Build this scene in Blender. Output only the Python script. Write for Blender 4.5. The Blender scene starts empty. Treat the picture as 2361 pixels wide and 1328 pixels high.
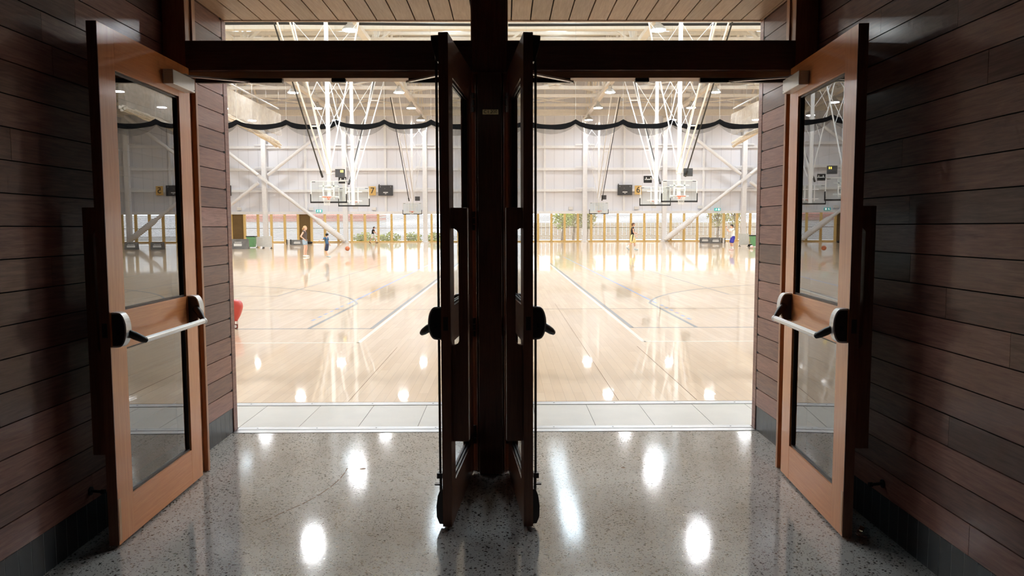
import bpy, bmesh, math, random
from mathutils import Vector, Matrix
random.seed(7)
S = bpy.context.scene
COL = S.collection
PI = math.pi

# ------------------------------------------------------------------ camera
W, H, F = 2361.0, 1328.0, 1753.0
HOR, VX, EYE = 525.0, 1165.0, 1.45
pitch = math.atan((H/2-HOR)/F)
yaw = math.atan((W/2-VX)/F*math.cos(pitch))
fw = Vector((math.sin(yaw)*math.cos(pitch), math.cos(yaw)*math.cos(pitch), -math.sin(pitch)))
rt = Vector((math.cos(yaw), -math.sin(yaw), 0))
up = rt.cross(fw)
ro = math.radians(0.15)
R_ = rt*math.cos(ro)-up*math.sin(ro)
U_ = up*math.cos(ro)+rt*math.sin(ro)
EYEP = Vector((0, 0, EYE))
cd = bpy.data.cameras.new('camera')
cam = bpy.data.objects.new('camera', cd)
COL.objects.link(cam)
cd.sensor_width = 36.0
cd.lens = 36.0*F/W
cd.clip_start, cd.clip_end = 0.05, 500
M = Matrix((R_, U_, -fw)).transposed().to_4x4()
M.translation = EYEP
cam.matrix_world = M
S.camera = cam

# ------------------------------------------------------------------ world and exposure
wd = bpy.data.worlds.new('sky')
S.world = wd
wd.use_nodes = True
bg = wd.node_tree.nodes['Background']
bg.inputs[0].default_value = (0.93, 0.97, 1.0, 1)
bg.inputs[1].default_value = 3.4
S.view_settings.view_transform = 'Standard'
S.view_settings.look = 'None'
S.view_settings.gamma = 1.0
S.view_settings.use_curve_mapping = False
S.view_settings.exposure = 0.0
SKYLIGHT_POWER = 14.5
LAMP_POWER = 138.0
ADDED_LIGHT_POWER = 0.6
try:
    S.cycles.use_denoising = True
    S.cycles.max_bounces = 10
    S.cycles.diffuse_bounces = 5
    S.cycles.glossy_bounces = 4
    S.cycles.transparent_max_bounces = 14
    S.cycles.use_adaptive_sampling = True
    S.cycles.adaptive_threshold = 0.07
    S.cycles.adaptive_min_samples = 20
    S.cycles.use_fast_gi = False
    S.cycles.sample_clamp_indirect = 8.0
    S.cycles.caustics_reflective = False
    S.cycles.caustics_refractive = False
except Exception:
    pass

def ray(x, y):
    return fw + R_*((x-W/2)/F) - U_*((y-H/2)/F)
def at(x, y, Y):                    # photograph pixel -> point on the plane at distance Y
    d = ray(x, y)
    return EYEP + d*(Y/d.y)
def atf(x, y, z=0.0):               # photograph pixel -> point on the floor
    d = ray(x, y)
    return EYEP + d*((z-EYE)/d.z)

# ------------------------------------------------------------------ materials
class NT:
    def __init__(s, name):
        s.m = bpy.data.materials.new(name); s.m.use_nodes = True
        s.t = s.m.node_tree; s.b = s.t.nodes['Principled BSDF']; s.out = s.t.nodes['Material Output']
    def n(s, typ, **kw):
        k = s.t.nodes.new(typ)
        for a, v in kw.items():
            if a.startswith('i_'):
                key = a[2:]
                key = int(key) if key.isdigit() else key.replace('_', ' ')
                k.inputs[key].default_value = v
            else: setattr(k, a, v)
        return k
    def l(s, a, ao, b, bi):
        s.t.links.new(a.outputs[ao], b.inputs[bi])
def rgba(c): return (c[0], c[1], c[2], 1)

def plain(name, c, rough=0.5, metal=0.0, spec=0.5, coat=0.0, var=0.06, scale=6.0):
    T = NT(name)
    T.b.inputs['Roughness'].default_value = rough
    T.b.inputs['Metallic'].default_value = metal
    T.b.inputs['Specular IOR Level'].default_value = spec
    T.b.inputs['Coat Weight'].default_value = coat
    tc = T.n('ShaderNodeTexCoord'); nz = T.n('ShaderNodeTexNoise', i_Scale=scale, i_Detail=3.0)
    T.l(tc, 'Object', nz, 'Vector')
    cr = T.n('ShaderNodeValToRGB')
    cr.color_ramp.elements[0].color = rgba([max(0, v*(1-var)) for v in c]); cr.color_ramp.elements[0].position = 0.3
    cr.color_ramp.elements[1].color = rgba([min(1, v*(1+var)) for v in c]); cr.color_ramp.elements[1].position = 0.7
    T.l(nz, 'Fac', cr, 'Fac'); T.l(cr, 'Color', T.b, 'Base Color')
    return T.m

def wood(name, c1, c2, stretch=(12, 1.0, 12), rough=0.35, coat=0.3, vary=0.35, spec=0.5, grain=6.0, croughness=0.12, bump=0.03):
    T = NT(name)
    tc = T.n('ShaderNodeTexCoord'); mp = T.n('ShaderNodeMapping'); mp.inputs['Scale'].default_value = stretch
    T.l(tc, 'Object', mp, 'Vector')
    geo = T.n('ShaderNodeNewGeometry')
    ad = T.n('ShaderNodeVectorMath', operation='ADD')
    mul = T.n('ShaderNodeVectorMath', operation='SCALE'); mul.inputs['Scale'].default_value = 37.0
    cmb = T.n('ShaderNodeCombineXYZ')
    for i in range(3): T.l(geo, 'Random Per Island', cmb, i)
    T.l(cmb, 0, mul, 0); T.l(mp, 0, ad, 0); T.l(mul, 0, ad, 1)
    nz = T.n('ShaderNodeTexNoise', i_Scale=grain, i_Detail=6.0, i_Roughness=0.65, i_Distortion=0.6)
    T.l(ad, 0, nz, 'Vector')
    cr = T.n('ShaderNodeValToRGB')
    cr.color_ramp.elements[0].color = rgba(c1); cr.color_ramp.elements[0].position = 0.32
    cr.color_ramp.elements[1].color = rgba(c2); cr.color_ramp.elements[1].position = 0.70
    T.l(nz, 'Fac', cr, 'Fac')
    mr = T.n('ShaderNodeMapRange'); mr.inputs['To Min'].default_value = 1-vary; mr.inputs['To Max'].default_value = 1+vary
    T.l(geo, 'Random Per Island', mr, 'Value')
    vm = T.n('ShaderNodeVectorMath', operation='SCALE')
    T.l(cr, 'Color', vm, 0); T.l(mr, 0, vm, 'Scale'); T.l(vm, 0, T.b, 'Base Color')
    T.b.inputs['Roughness'].default_value = rough
    T.b.inputs['Specular IOR Level'].default_value = spec
    T.b.inputs['Coat Weight'].default_value = coat
    T.b.inputs['Coat Roughness'].default_value = croughness
    bp = T.n('ShaderNodeBump'); bp.inputs['Strength'].default_value = bump; bp.inputs['Distance'].default_value = 0.01
    T.l(nz, 'Fac', bp, 'Height'); T.l(bp, 0, T.b, 'Normal')
    return T.m

def emit(name, c, s):
    T = NT(name)
    T.b.inputs['Base Color'].default_value = rgba(c)
    T.b.inputs['Emission Color'].default_value = rgba(c)
    T.b.inputs['Emission Strength'].default_value = s
    return T.m

def pane_glass(name, tint, ior, rough=0.0):
    T = NT(name)
    tr = T.n('ShaderNodeBsdfTransparent'); tr.inputs['Color'].default_value = rgba(tint)
    gl = T.n('ShaderNodeBsdfAnisotropic'); gl.inputs['Roughness'].default_value = rough
    fr = T.n('ShaderNodeFresnel'); fr.inputs['IOR'].default_value = ior
    geo = T.n('ShaderNodeNewGeometry')
    mx = T.n('ShaderNodeMixShader')
    inv = T.n('ShaderNodeMath', operation='SUBTRACT'); inv.inputs[0].default_value = 1.0; T.l(geo, 'Backfacing', inv, 1)
    ml = T.n('ShaderNodeMath', operation='MULTIPLY'); T.l(fr, 0, ml, 0); T.l(inv, 0, ml, 1)
    T.l(ml, 0, mx, 0); T.l(tr, 0, mx, 1); T.l(gl, 0, mx, 2); T.l(mx, 0, T.out, 'Surface')
    return T.m

def netting(name, c, opacity):
    T = NT(name)
    T.b.inputs['Base Color'].default_value = rgba(c); T.b.inputs['Roughness'].default_value = 0.9
    tr = T.n('ShaderNodeBsdfTransparent'); mx = T.n('ShaderNodeMixShader')
    tc = T.n('ShaderNodeTexCoord'); nz = T.n('ShaderNodeTexNoise', i_Scale=3.0, i_Detail=4.0)
    T.l(tc, 'Object', nz, 'Vector')
    mr = T.n('ShaderNodeMapRange'); mr.inputs['To Min'].default_value = opacity*0.6; mr.inputs['To Max'].default_value = opacity*1.4
    T.l(nz, 'Fac', mr, 'Value')
    T.l(mr, 0, mx, 0); T.l(tr, 0, mx, 1); T.l(T.b, 0, mx, 2); T.l(mx, 0, T.out, 'Surface')
    return T.m

def concrete_mat():
    T = NT('polished_concrete')
    tc = T.n('ShaderNodeTexCoord')
    n1 = T.n('ShaderNodeTexNoise', i_Scale=1.3, i_Detail=5.0, i_Roughness=0.6); T.l(tc, 'Object', n1, 'Vector')
    cr = T.n('ShaderNodeValToRGB')
    cr.color_ramp.elements[0].color = (0.37, 0.35, 0.325, 1); cr.color_ramp.elements[0].position = 0.3
    cr.color_ramp.elements[1].color = (0.51, 0.49, 0.46, 1); cr.color_ramp.elements[1].position = 0.7
    T.l(n1, 'Fac', cr, 'Fac')
    last = cr
    for sc, lo, hi, col, dens in ((48, 0.20, 0.32, (0.055, 0.045, 0.040, 1), 0.18), (95, 0.20, 0.34, (0.085, 0.073, 0.064, 1), 0.22), (40, 0.16, 0.24, (0.52, 0.47, 0.42, 1), 0.72)):
        v = T.n('ShaderNodeTexVoronoi', i_Scale=sc); v.inputs['Randomness'].default_value = 1.0
        dn = T.n('ShaderNodeTexNoise', i_Scale=sc*1.6, i_Detail=2.0)
        T.l(tc, 'Object', v, 'Vector'); T.l(tc, 'Object', dn, 'Vector')
        a = T.n('ShaderNodeMath', operation='MULTIPLY_ADD'); a.inputs[1].default_value = 0.55; T.l(dn, 'Fac', a, 0); T.l(v, 'Distance', a, 2)
        r = T.n('ShaderNodeMapRange'); r.inputs['From Min'].default_value = lo+0.27; r.inputs['From Max'].default_value = hi+0.27
        r.inputs['To Min'].default_value = 1; r.inputs['To Max'].default_value = 0
        T.l(a, 0, r, 'Value')
        sp = T.n('ShaderNodeSeparateColor'); T.l(v, 'Color', sp, 0)
        gt = T.n('ShaderNodeMath', operation='GREATER_THAN'); gt.inputs[1].default_value = dens; T.l(sp, 0, gt, 0)
        ml = T.n('ShaderNodeMath', operation='MULTIPLY'); T.l(r, 0, ml, 0); T.l(gt, 0, ml, 1)
        mx = T.n('ShaderNodeMix', data_type='RGBA'); T.l(ml, 0, mx, 0); T.l(last, 0 if last is cr else 2, mx, 6); mx.inputs[7].default_value = col
        last = mx
    T.l(last, 2, T.b, 'Base Color')
    n2 = T.n('ShaderNodeTexNoise', i_Scale=9.0, i_Detail=4.0); T.l(tc, 'Object', n2, 'Vector')
    rr = T.n('ShaderNodeMapRange'); rr.inputs['To Min'].default_value = 0.05; rr.inputs['To Max'].default_value = 0.11
    T.l(n2, 'Fac', rr, 'Value'); T.l(rr, 0, T.b, 'Roughness')
    T.b.inputs['Specular IOR Level'].default_value = 0.6
    n3 = T.n('ShaderNodeTexNoise', i_Scale=140.0, i_Detail=2.0); T.l(tc, 'Object', n3, 'Vector')
    bp = T.n('ShaderNodeBump'); bp.inputs['Strength'].default_value = 0.04; bp.inputs['Distance'].default_value = 0.002
    T.l(n3, 'Fac', bp, 'Height'); T.l(bp, 0, T.b, 'Normal')
    return T.m

def court_mat():
    T = NT('maple_court')
    tc = T.n('ShaderNodeTexCoord'); mp = T.n('ShaderNodeMapping'); mp.inputs['Rotation'].default_value = (0, 0, PI/2)
    T.l(tc, 'Object', mp, 'Vector')
    br = T.n('ShaderNodeTexBrick'); br.offset = 0.37; br.offset_frequency = 2
    br.inputs['Color1'].default_value = (0.67, 0.468, 0.285, 1); br.inputs['Color2'].default_value = (0.755, 0.557, 0.365, 1)
    br.inputs['Mortar'].default_value = (0.42, 0.27, 0.15, 1)
    br.inputs['Scale'].default_value = 1.0; br.inputs['Mortar Size'].default_value = 0.0012
    br.inputs['Brick Width'].default_value = 1.1; br.inputs['Row Height'].default_value = 0.085; br.inputs['Bias'].default_value = 0.0
    T.l(mp, 0, br, 'Vector')
    m2 = T.n('ShaderNodeMapping'); m2.inputs['Scale'].default_value = (14, 0.8, 1); T.l(tc, 'Object', m2, 'Vector')
    nz = T.n('ShaderNodeTexNoise', i_Scale=2.0, i_Detail=4.0); T.l(m2, 0, nz, 'Vector')
    mr = T.n('ShaderNodeMapRange'); mr.inputs['To Min'].default_value = 0.9; mr.inputs['To Max'].default_value = 1.1; T.l(nz, 'Fac', mr, 'Value')
    vm = T.n('ShaderNodeVectorMath', operation='SCALE'); T.l(br, 'Color', vm, 0); T.l(mr, 0, vm, 'Scale'); T.l(vm, 0, T.b, 'Base Color')
    T.b.inputs['Roughness'].default_value = 0.3
    T.b.inputs['Coat Weight'].default_value = 0.75; T.b.inputs['Coat Roughness'].default_value = 0.035; T.b.inputs['Coat IOR'].default_value = 1.5
    m3 = T.n('ShaderNodeMapping'); m3.inputs['Scale'].default_value = (9, 2.0, 1); T.l(tc, 'Object', m3, 'Vector')
    n3 = T.n('ShaderNodeTexNoise', i_Scale=1.0, i_Detail=2.0); T.l(m3, 0, n3, 'Vector')
    bp = T.n('ShaderNodeBump'); bp.inputs['Strength'].default_value = 0.05; bp.inputs['Distance'].default_value = 0.012
    T.l(n3, 'Fac', bp, 'Height'); T.l(bp, 0, T.b, 'Coat Normal')
    return T.m

def brick_mat():
    T = NT('red_brick')
    tc = T.n('ShaderNodeTexCoord'); mp = T.n('ShaderNodeMapping'); mp.inputs['Rotation'].default_value = (PI/2, 0, 0); T.l(tc, 'Object', mp, 'Vector')
    br = T.n('ShaderNodeTexBrick'); br.inputs['Scale'].default_value = 2.0
    br.inputs['Color1'].default_value = (0.5, 0.2, 0.16, 1); br.inputs['Color2'].default_value = (0.6, 0.28, 0.22, 1); br.inputs['Mortar'].default_value = (0.6, 0.5, 0.45, 1)
    T.l(mp, 0, br, 'Vector'); T.l(br, 'Color', T.b, 'Base Color'); T.b.inputs['Roughness'].default_value = 0.9
    return T.m

def panel_mat():
    # insulated wall sheeting: fine vertical ribs
    T = NT('white_wall_sheet')
    tc = T.n('ShaderNodeTexCoord'); sx = T.n('ShaderNodeSeparateXYZ'); T.l(tc, 'Object', sx, 0)
    md = T.n('ShaderNodeMath', operation='MODULO'); md.inputs[1].default_value = 1.0
    ad = T.n('ShaderNodeMath', operation='ADD'); ad.inputs[1].default_value = 100.0
    T.l(sx, 'X', ad, 0); T.l(ad, 0, md, 0)
    lt = T.n('ShaderNodeMath', operation='LESS_THAN'); lt.inputs[1].default_value = 0.05; T.l(md, 0, lt, 0)
    mx = T.n('ShaderNodeMix', data_type='RGBA'); T.l(lt, 0, mx, 0)
    mx.inputs[6].default_value = (0.82, 0.83, 0.885, 1); mx.inputs[7].default_value = (0.68, 0.69, 0.74, 1)
    T.l(mx, 2, T.b, 'Base Color'); T.b.inputs['Roughness'].default_value = 0.55
    return T.m

MAT = {}
MAT['plank'] = wood('stained_wall_planks', (0.145, 0.058, 0.043), (0.29, 0.130, 0.097), stretch=(8, 0.9, 14), rough=0.5, coat=0.36, vary=0.45, croughness=0.12, spec=0.3, bump=0.015)
MAT['soffit'] = wood('soffit_boards', (0.40, 0.255, 0.165), (0.56, 0.38, 0.26), stretch=(14, 0.9, 14), rough=0.5, coat=0.1, vary=0.15)
MAT['frame'] = wood('shade_darkened_frame', (0.17, 0.066, 0.034), (0.25, 0.108, 0.056), stretch=(14, 14, 0.9), rough=0.38, coat=0.3, vary=0.12)  # frame and header: door timber darkened in colour for the unlit lobby side
MAT['frame_h'] = wood('shade_darkened_header', (0.14, 0.072, 0.050), (0.21, 0.115, 0.080), stretch=(0.9, 14, 14), rough=0.38, coat=0.3, vary=0.12)
MAT['stop'] = wood('bounce_lit_stop', (0.45, 0.28, 0.17), (0.58, 0.38, 0.24), stretch=(0.9, 14, 14), rough=0.5, coat=0.1, vary=0.1)  # header timber lightened in colour for light bounced off the floor
MAT['door_v'] = wood('door_timber_upright', (0.66, 0.215, 0.060), (0.80, 0.325, 0.115), stretch=(16, 16, 0.7), rough=0.36, coat=0.5, vary=0.05)
MAT['door_h'] = wood('door_timber_level', (0.65, 0.205, 0.055), (0.79, 0.31, 0.105), stretch=(0.7, 16, 16), rough=0.36, coat=0.5, vary=0.05)
MAT['jamb'] = wood('jamb_timber', (0.40, 0.165, 0.075), (0.54, 0.26, 0.13), stretch=(14, 14, 0.9), rough=0.4, coat=0.25, vary=0.08)
MAT['idoor_v'] = wood('shaded_door_upright', (0.18, 0.070, 0.036), (0.27, 0.118, 0.062), stretch=(16, 16, 0.7), rough=0.36, coat=0.35, vary=0.05)  # door timber darkened in colour for the shade on the inner leaves
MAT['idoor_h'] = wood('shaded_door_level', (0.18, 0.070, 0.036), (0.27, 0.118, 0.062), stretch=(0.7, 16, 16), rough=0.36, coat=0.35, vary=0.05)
MAT['scuff'] = wood('repaired_timber', (0.55, 0.30, 0.16), (0.68, 0.42, 0.25), stretch=(16, 16, 1), rough=0.6, coat=0.0, vary=0.1)
MAT['void'] = plain('groove_shadow_black', (0.012, 0.010, 0.010), 0.9)
MAT['concrete'] = concrete_mat()
MAT['tile'] = plain('pale_floor_tile', (0.60, 0.575, 0.53), 0.3, var=0.05, scale=4)
MAT['grout'] = plain('dark_tile_joint', (0.10, 0.09, 0.085), 0.8)
MAT['alu'] = plain('brushed_aluminium', (0.42, 0.42, 0.43), 0.32, 1.0)
MAT['silver'] = plain('satin_silver_paint', (0.72, 0.72, 0.71), 0.32, 0.35)
MAT['chrome'] = plain('chrome', (0.75, 0.75, 0.75), 0.12, 1.0)
MAT['kick'] = plain('charcoal_kick_panel', (0.040, 0.042, 0.046), 0.35)
MAT['kickline'] = plain('pale_panel_joint', (0.32, 0.32, 0.32), 0.6)
MAT['court'] = court_mat()
MAT['black'] = plain('black_plastic', (0.014, 0.013, 0.013), 0.45)
MAT['bronze'] = plain('bronze_metal_case', (0.055, 0.043, 0.038), 0.4, 0.4)
MAT['sheet'] = panel_mat()
MAT['steel'] = plain('white_painted_steel', (0.88, 0.885, 0.90), 0.45, var=0.03)
MAT['cream'] = plain('cream_roof_steel', (0.79, 0.745, 0.68), 0.6, var=0.04)
MAT['roof'] = plain('cream_roof_lining', (0.84, 0.80, 0.74), 0.8, var=0.04)
MAT['greywall'] = plain('light_plaster', (0.70, 0.69, 0.68), 0.8)
MAT['lobbyceil'] = plain('dark_lobby_ceiling', (0.05, 0.035, 0.03), 0.8)
MAT['ochre'] = wood('ochre_plywood', (0.74, 0.50, 0.17), (0.82, 0.60, 0.25), stretch=(8, 8, 0.7), rough=0.5, coat=0.1, vary=0.08)
MAT['slat'] = plain('pale_louvre_slat', (0.30, 0.27, 0.23), 0.6)
MAT['browndoor'] = plain('brown_slatted_door', (0.20, 0.125, 0.045), 0.6)
MAT['skylight'] = emit('daylight_skylight', (0.74, 0.88, 1.0), SKYLIGHT_POWER)
MAT['lamp'] = emit('lamp_diffuser', (0.94, 0.97, 1.0), LAMP_POWER)
MAT['addedlight'] = emit('added_light_diffuser', (1.0, 0.90, 0.78), ADDED_LIGHT_POWER)
MAT['lampcase'] = plain('grey_lamp_dome', (0.55, 0.54, 0.52), 0.4, 0.3)
MAT['iglass'] = pane_glass('inner_door_glass', (0.88, 0.90, 0.91), 1.12)
MAT['glass'] = pane_glass('door_glass', (0.46, 0.50, 0.50), 4.2)
MAT['clear'] = pane_glass('clear_glass', (0.95, 0.96, 0.96), 1.3)
MAT['board'] = pane_glass('backboard_glass', (0.95, 0.97, 0.96), 1.3)
MAT['orange'] = plain('orange_rim_steel', (0.80, 0.16, 0.06), 0.4)
MAT['netwhite'] = plain('white_net_cord', (0.78, 0.76, 0.72), 0.8)
MAT['dark'] = plain('dark_grey_panel', (0.060, 0.060, 0.064), 0.5)
MAT['led'] = emit('amber_clock_digits', (1.0, 0.75, 0.12), 3.0)
MAT['white'] = plain('white_paint', (0.80, 0.80, 0.79), 0.5, var=0.02)
MAT['netblack'] = plain('black_net_band', (0.008, 0.008, 0.009), 0.95, spec=0.05)
MAT['netgrey'] = netting('thin_black_netting', (0.05, 0.05, 0.05), 0.20)
MAT['netcream'] = netting('cream_netting', (0.82, 0.78, 0.72), 0.38)
MAT['rope'] = plain('cream_gathered_net', (0.80, 0.74, 0.65), 0.9, var=0.12, scale=5)
MAT['line_white'] = plain('white_court_line', (0.76, 0.73, 0.64), 0.35, coat=0.5)
MAT['line_dark'] = plain('dark_grey_court_line', (0.13, 0.15, 0.17), 0.35, coat=0.5)
MAT['line_blue'] = plain('blue_court_line', (0.20, 0.29, 0.55), 0.35, coat=0.5)
MAT['joint'] = plain('timber_expansion_joint', (0.16, 0.09, 0.05), 0.8)
MAT['red'] = plain('red_balloon_skin', (0.62, 0.07, 0.06), 0.4, coat=0.3)
MAT['redbasket'] = plain('dark_red_basket', (0.20, 0.04, 0.03), 0.7)
MAT['green'] = plain('green_bin_plastic', (0.16, 0.38, 0.18), 0.5)
MAT['teal'] = emit('green_exit_sign', (0.03, 0.45, 0.42), 0.5)
MAT['exitwhite'] = emit('white_exit_symbol', (1, 1, 1), 1.0)
MAT['banner'] = plain('grey_banner_vinyl', (0.17, 0.165, 0.16), 0.6, var=0.25, scale=2.5)
MAT['board_grey'] = plain('pale_grey_board', (0.56, 0.56, 0.54), 0.6)
MAT['ochre_sign'] = plain('ochre_sign_panel', (0.72, 0.47, 0.16), 0.5)
MAT['brass'] = plain('brass_plate', (0.72, 0.58, 0.32), 0.16, 0.9)
MAT['ball'] = plain('orange_ball_rubber', (0.46, 0.13, 0.05), 0.6)
MAT['skin'] = plain('skin', (0.70, 0.42, 0.31), 0.55)
MAT['skin_d'] = plain('tan_skin', (0.50, 0.28, 0.19), 0.55)
MAT['hair_b'] = plain('blond_hair', (0.48, 0.29, 0.14), 0.7, var=0.2, scale=30)
MAT['hair_d'] = plain('dark_hair', (0.018, 0.013, 0.011), 0.6)
MAT['hair_br'] = plain('brown_hair', (0.14, 0.07, 0.04), 0.6)
MAT['cl_black'] = plain('black_cloth', (0.035, 0.028, 0.028), 0.85)
MAT['cl_choc'] = plain('dark_brown_cloth', (0.10, 0.075, 0.07), 0.85)
MAT['cl_denim'] = plain('pale_denim', (0.33, 0.42, 0.52), 0.85, var=0.2, scale=20)
MAT['cl_navy'] = plain('navy_cloth', (0.025, 0.03, 0.065), 0.85)
MAT['cl_blue'] = plain('mid_blue_cloth', (0.045, 0.11, 0.21), 0.85, var=0.3, scale=12)
MAT['cl_white'] = plain('white_cloth', (0.78, 0.78, 0.76), 0.85)
MAT['cl_yellow'] = plain('pale_yellow_cloth', (0.80, 0.68, 0.33), 0.85)
MAT['cl_royal'] = plain('royal_blue_cloth', (0.05, 0.045, 0.36), 0.85)
MAT['cl_pink'] = plain('pale_pink_shoe', (0.75, 0.50, 0.50), 0.7)
MAT['shoe_bl'] = plain('grey_blue_shoe', (0.42, 0.50, 0.55), 0.7)
MAT['brick'] = brick_mat()
MAT['ground'] = plain('pale_paving', (0.55, 0.53, 0.50), 0.9)
MAT['leaf'] = plain('sunlit_leaves', (0.46, 0.42, 0.16), 0.7, var=0.4, scale=3)
MAT['leaf_y'] = plain('yellow_green_leaves', (0.50, 0.55, 0.14), 0.7, var=0.4, scale=3)
MAT['bark'] = plain('brown_bark', (0.30, 0.22, 0.15), 0.9)
MAT['fence'] = plain('pale_timber_fence', (0.72, 0.58, 0.44), 0.8)

# ------------------------------------------------------------------ mesh builder
class MB:
    def __init__(s, f=None):
        s.v, s.fc, s.mi, s.f = [], [], [], f
        s.cur = 0
    def add(s, vs, fs):
        o = len(s.v)
        s.v += [tuple(s.f(*p)) if s.f else tuple(p) for p in vs]
        for q in fs:
            s.fc.append([o+i for i in q]); s.mi.append(s.cur)
        return s
    def box(s, x0, x1, y0, y1, z0, z1):
        vs = [(x, y, z) for z in (z0, z1) for y in (y0, y1) for x in (x0, x1)]
        return s.add(vs, [(0, 2, 3, 1), (4, 5, 7, 6), (0, 1, 5, 4), (2, 6, 7, 3), (0, 4, 6, 2), (1, 3, 7, 5)])
    def bar(s, p, q, w, h=None):                  # square bar between two points
        h = h or w
        p, q = Vector(p), Vector(q); d = (q-p).normalized()
        a = d.cross(Vector((0, 0, 1)) if abs(d.z) < 0.95 else Vector((0, 1, 0))).normalized(); b = a.cross(d)
        vs = [e+a*i*w/2+b*j*h/2 for e in (p, q) for i, j in ((-1, -1), (1, -1), (1, 1), (-1, 1))]
        return s.add(vs, [(3, 2, 1, 0), (4, 5, 6, 7)]+[(i, (i+1) % 4, 4+(i+1) % 4, 4+i) for i in range(4)])
    def path(s, pts, r, n=10, cap=True):          # tube through points; r number or list
        pts = [Vector(p) for p in pts]
        rs = r if isinstance(r, (list, tuple)) else [r]*len(pts)
        vs, fs = [], []
        pa = None
        for k, p in enumerate(pts):
            d = (pts[min(k+1, len(pts)-1)]-pts[max(k-1, 0)]).normalized()
            if pa is None:
                pa = d.cross(Vector((0, 0, 1)) if abs(d.z) < 0.9 else Vector((0, 1, 0))).normalized()
            a = (pa-d*pa.dot(d)).normalized(); pa = a; b = a.cross(d)
            vs += [p+(a*math.cos(2*PI*i/n)+b*math.sin(2*PI*i/n))*rs[k] for i in range(n)]
        for k in range(len(pts)-1):
            fs += [(k*n+i, k*n+(i+1) % n, (k+1)*n+(i+1) % n, (k+1)*n+i) for i in range(n)]
        if cap: fs += [tuple(range(n))[::-1], tuple(range((len(pts)-1)*n, len(pts)*n))]
        return s.add(vs, fs)
    def cap(s, p, r0, q, r1, n=12):               # tapered capsule
        p, q = Vector(p), Vector(q); d = q-p; L = d.length or 1e-5; d = d/L
        pts, rs = [], []
        for a in (-0.98, -0.8, -0.45): pts.append(p+d*a*r0); rs.append(r0*math.sqrt(1-a*a))
        pts.append(p); rs.append(r0); pts.append(q); rs.append(r1)
        for a in (0.45, 0.8, 0.98): pts.append(q+d*a*r1); rs.append(r1*math.sqrt(1-a*a))
        return s.path(pts, rs, n)
    def prism(s, poly, axis, a, b):               # polygon in the two other axes, extruded
        n = len(poly)
        def mk(u, v, t): return {'x': (t, u, v), 'y': (u, t, v), 'z': (u, v, t)}[axis]
        vs = [mk(u, v, a) for u, v in poly]+[mk(u, v, b) for u, v in poly]
        return s.add(vs, [tuple(range(n))[::-1], tuple(range(n, 2*n))]+[(i, (i+1) % n, n+(i+1) % n, n+i) for i in range(n)])
    def lathe(s, prof, c=(0, 0, 0), n=24):        # profile (r, z) about z
        vs, fs = [], []
        for r, z in prof:
            vs += [(c[0]+r*math.cos(2*PI*i/n), c[1]+r*math.sin(2*PI*i/n), c[2]+z) for i in range(n)]
        for k in range(len(prof)-1):
            fs += [(k*n+i, k*n+(i+1) % n, (k+1)*n+(i+1) % n, (k+1)*n+i) for i in range(n)]
        fs += [tuple(range(n))[::-1], tuple(range((len(prof)-1)*n, len(prof)*n))]
        return s.add(vs, fs)
    def ball(s, c, r, n=20, sq=(1, 1, 1)):
        m = n//2; vs = [(c[0], c[1], c[2]-r*sq[2])]; fs = []
        for k in range(1, m):
            t = -PI/2+PI*k/m
            vs += [(c[0]+r*sq[0]*math.cos(t)*math.cos(2*PI*i/n), c[1]+r*sq[1]*math.cos(t)*math.sin(2*PI*i/n), c[2]+r*sq[2]*math.sin(t)) for i in range(n)]
        vs.append((c[0], c[1], c[2]+r*sq[2])); e = len(vs)-1
        for i in range(n):
            fs.append((0, 1+(i+1) % n, 1+i)); fs.append((e, 1+(m-2)*n+i, 1+(m-2)*n+(i+1) % n))
        for k in range(m-2):
            fs += [(1+k*n+i, 1+k*n+(i+1) % n, 1+(k+1)*n+(i+1) % n, 1+(k+1)*n+i) for i in range(n)]
        return s.add(vs, fs)
    def ring(s, c, R, r, n=28, k=8, axis='z'):
        vs, fs = [], []
        for i in range(n):
            a = 2*PI*i/n
            for j in range(k):
                b = 2*PI*j/k
                u, v, w = (R+r*math.cos(b))*math.cos(a), (R+r*math.cos(b))*math.sin(a), r*math.sin(b)
                o = {'z': (u, v, w), 'y': (u, w, v), 'x': (w, u, v)}[axis]
                vs.append((c[0]+o[0], c[1]+o[1], c[2]+o[2]))
        for i in range(n):
            for j in range(k):
                fs.append((i*k+j, ((i+1) % n)*k+j, ((i+1) % n)*k+(j+1) % k, i*k+(j+1) % k))
        return s.add(vs, fs)
    def build(s, name, mat, parent=None, bevel=0, smooth=False, loc=None, rz=0):
        me = bpy.data.meshes.new(name)
        me.from_pydata(s.v, [], s.fc)
        mats = mat if isinstance(mat, (list, tuple)) else [mat]
        for k in mats: me.materials.append(MAT[k])
        for p, i in zip(me.polygons, s.mi): p.material_index = i; p.use_smooth = smooth
        b = bmesh.new(); b.from_mesh(me); bmesh.ops.recalc_face_normals(b, faces=b.faces); b.to_mesh(me); b.free()
        o = bpy.data.objects.new(name, me); COL.objects.link(o)
        if smooth and not bevel: me.set_sharp_from_angle(angle=math.radians(42))
        if bevel:
            md = o.modifiers.new('soft_edge', 'BEVEL'); md.width = bevel; md.segments = 2; md.limit_method = 'ANGLE'
        if parent: o.parent = parent
        if loc is not None: o.location = loc
        o.rotation_euler.z = rz
        return o

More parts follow.
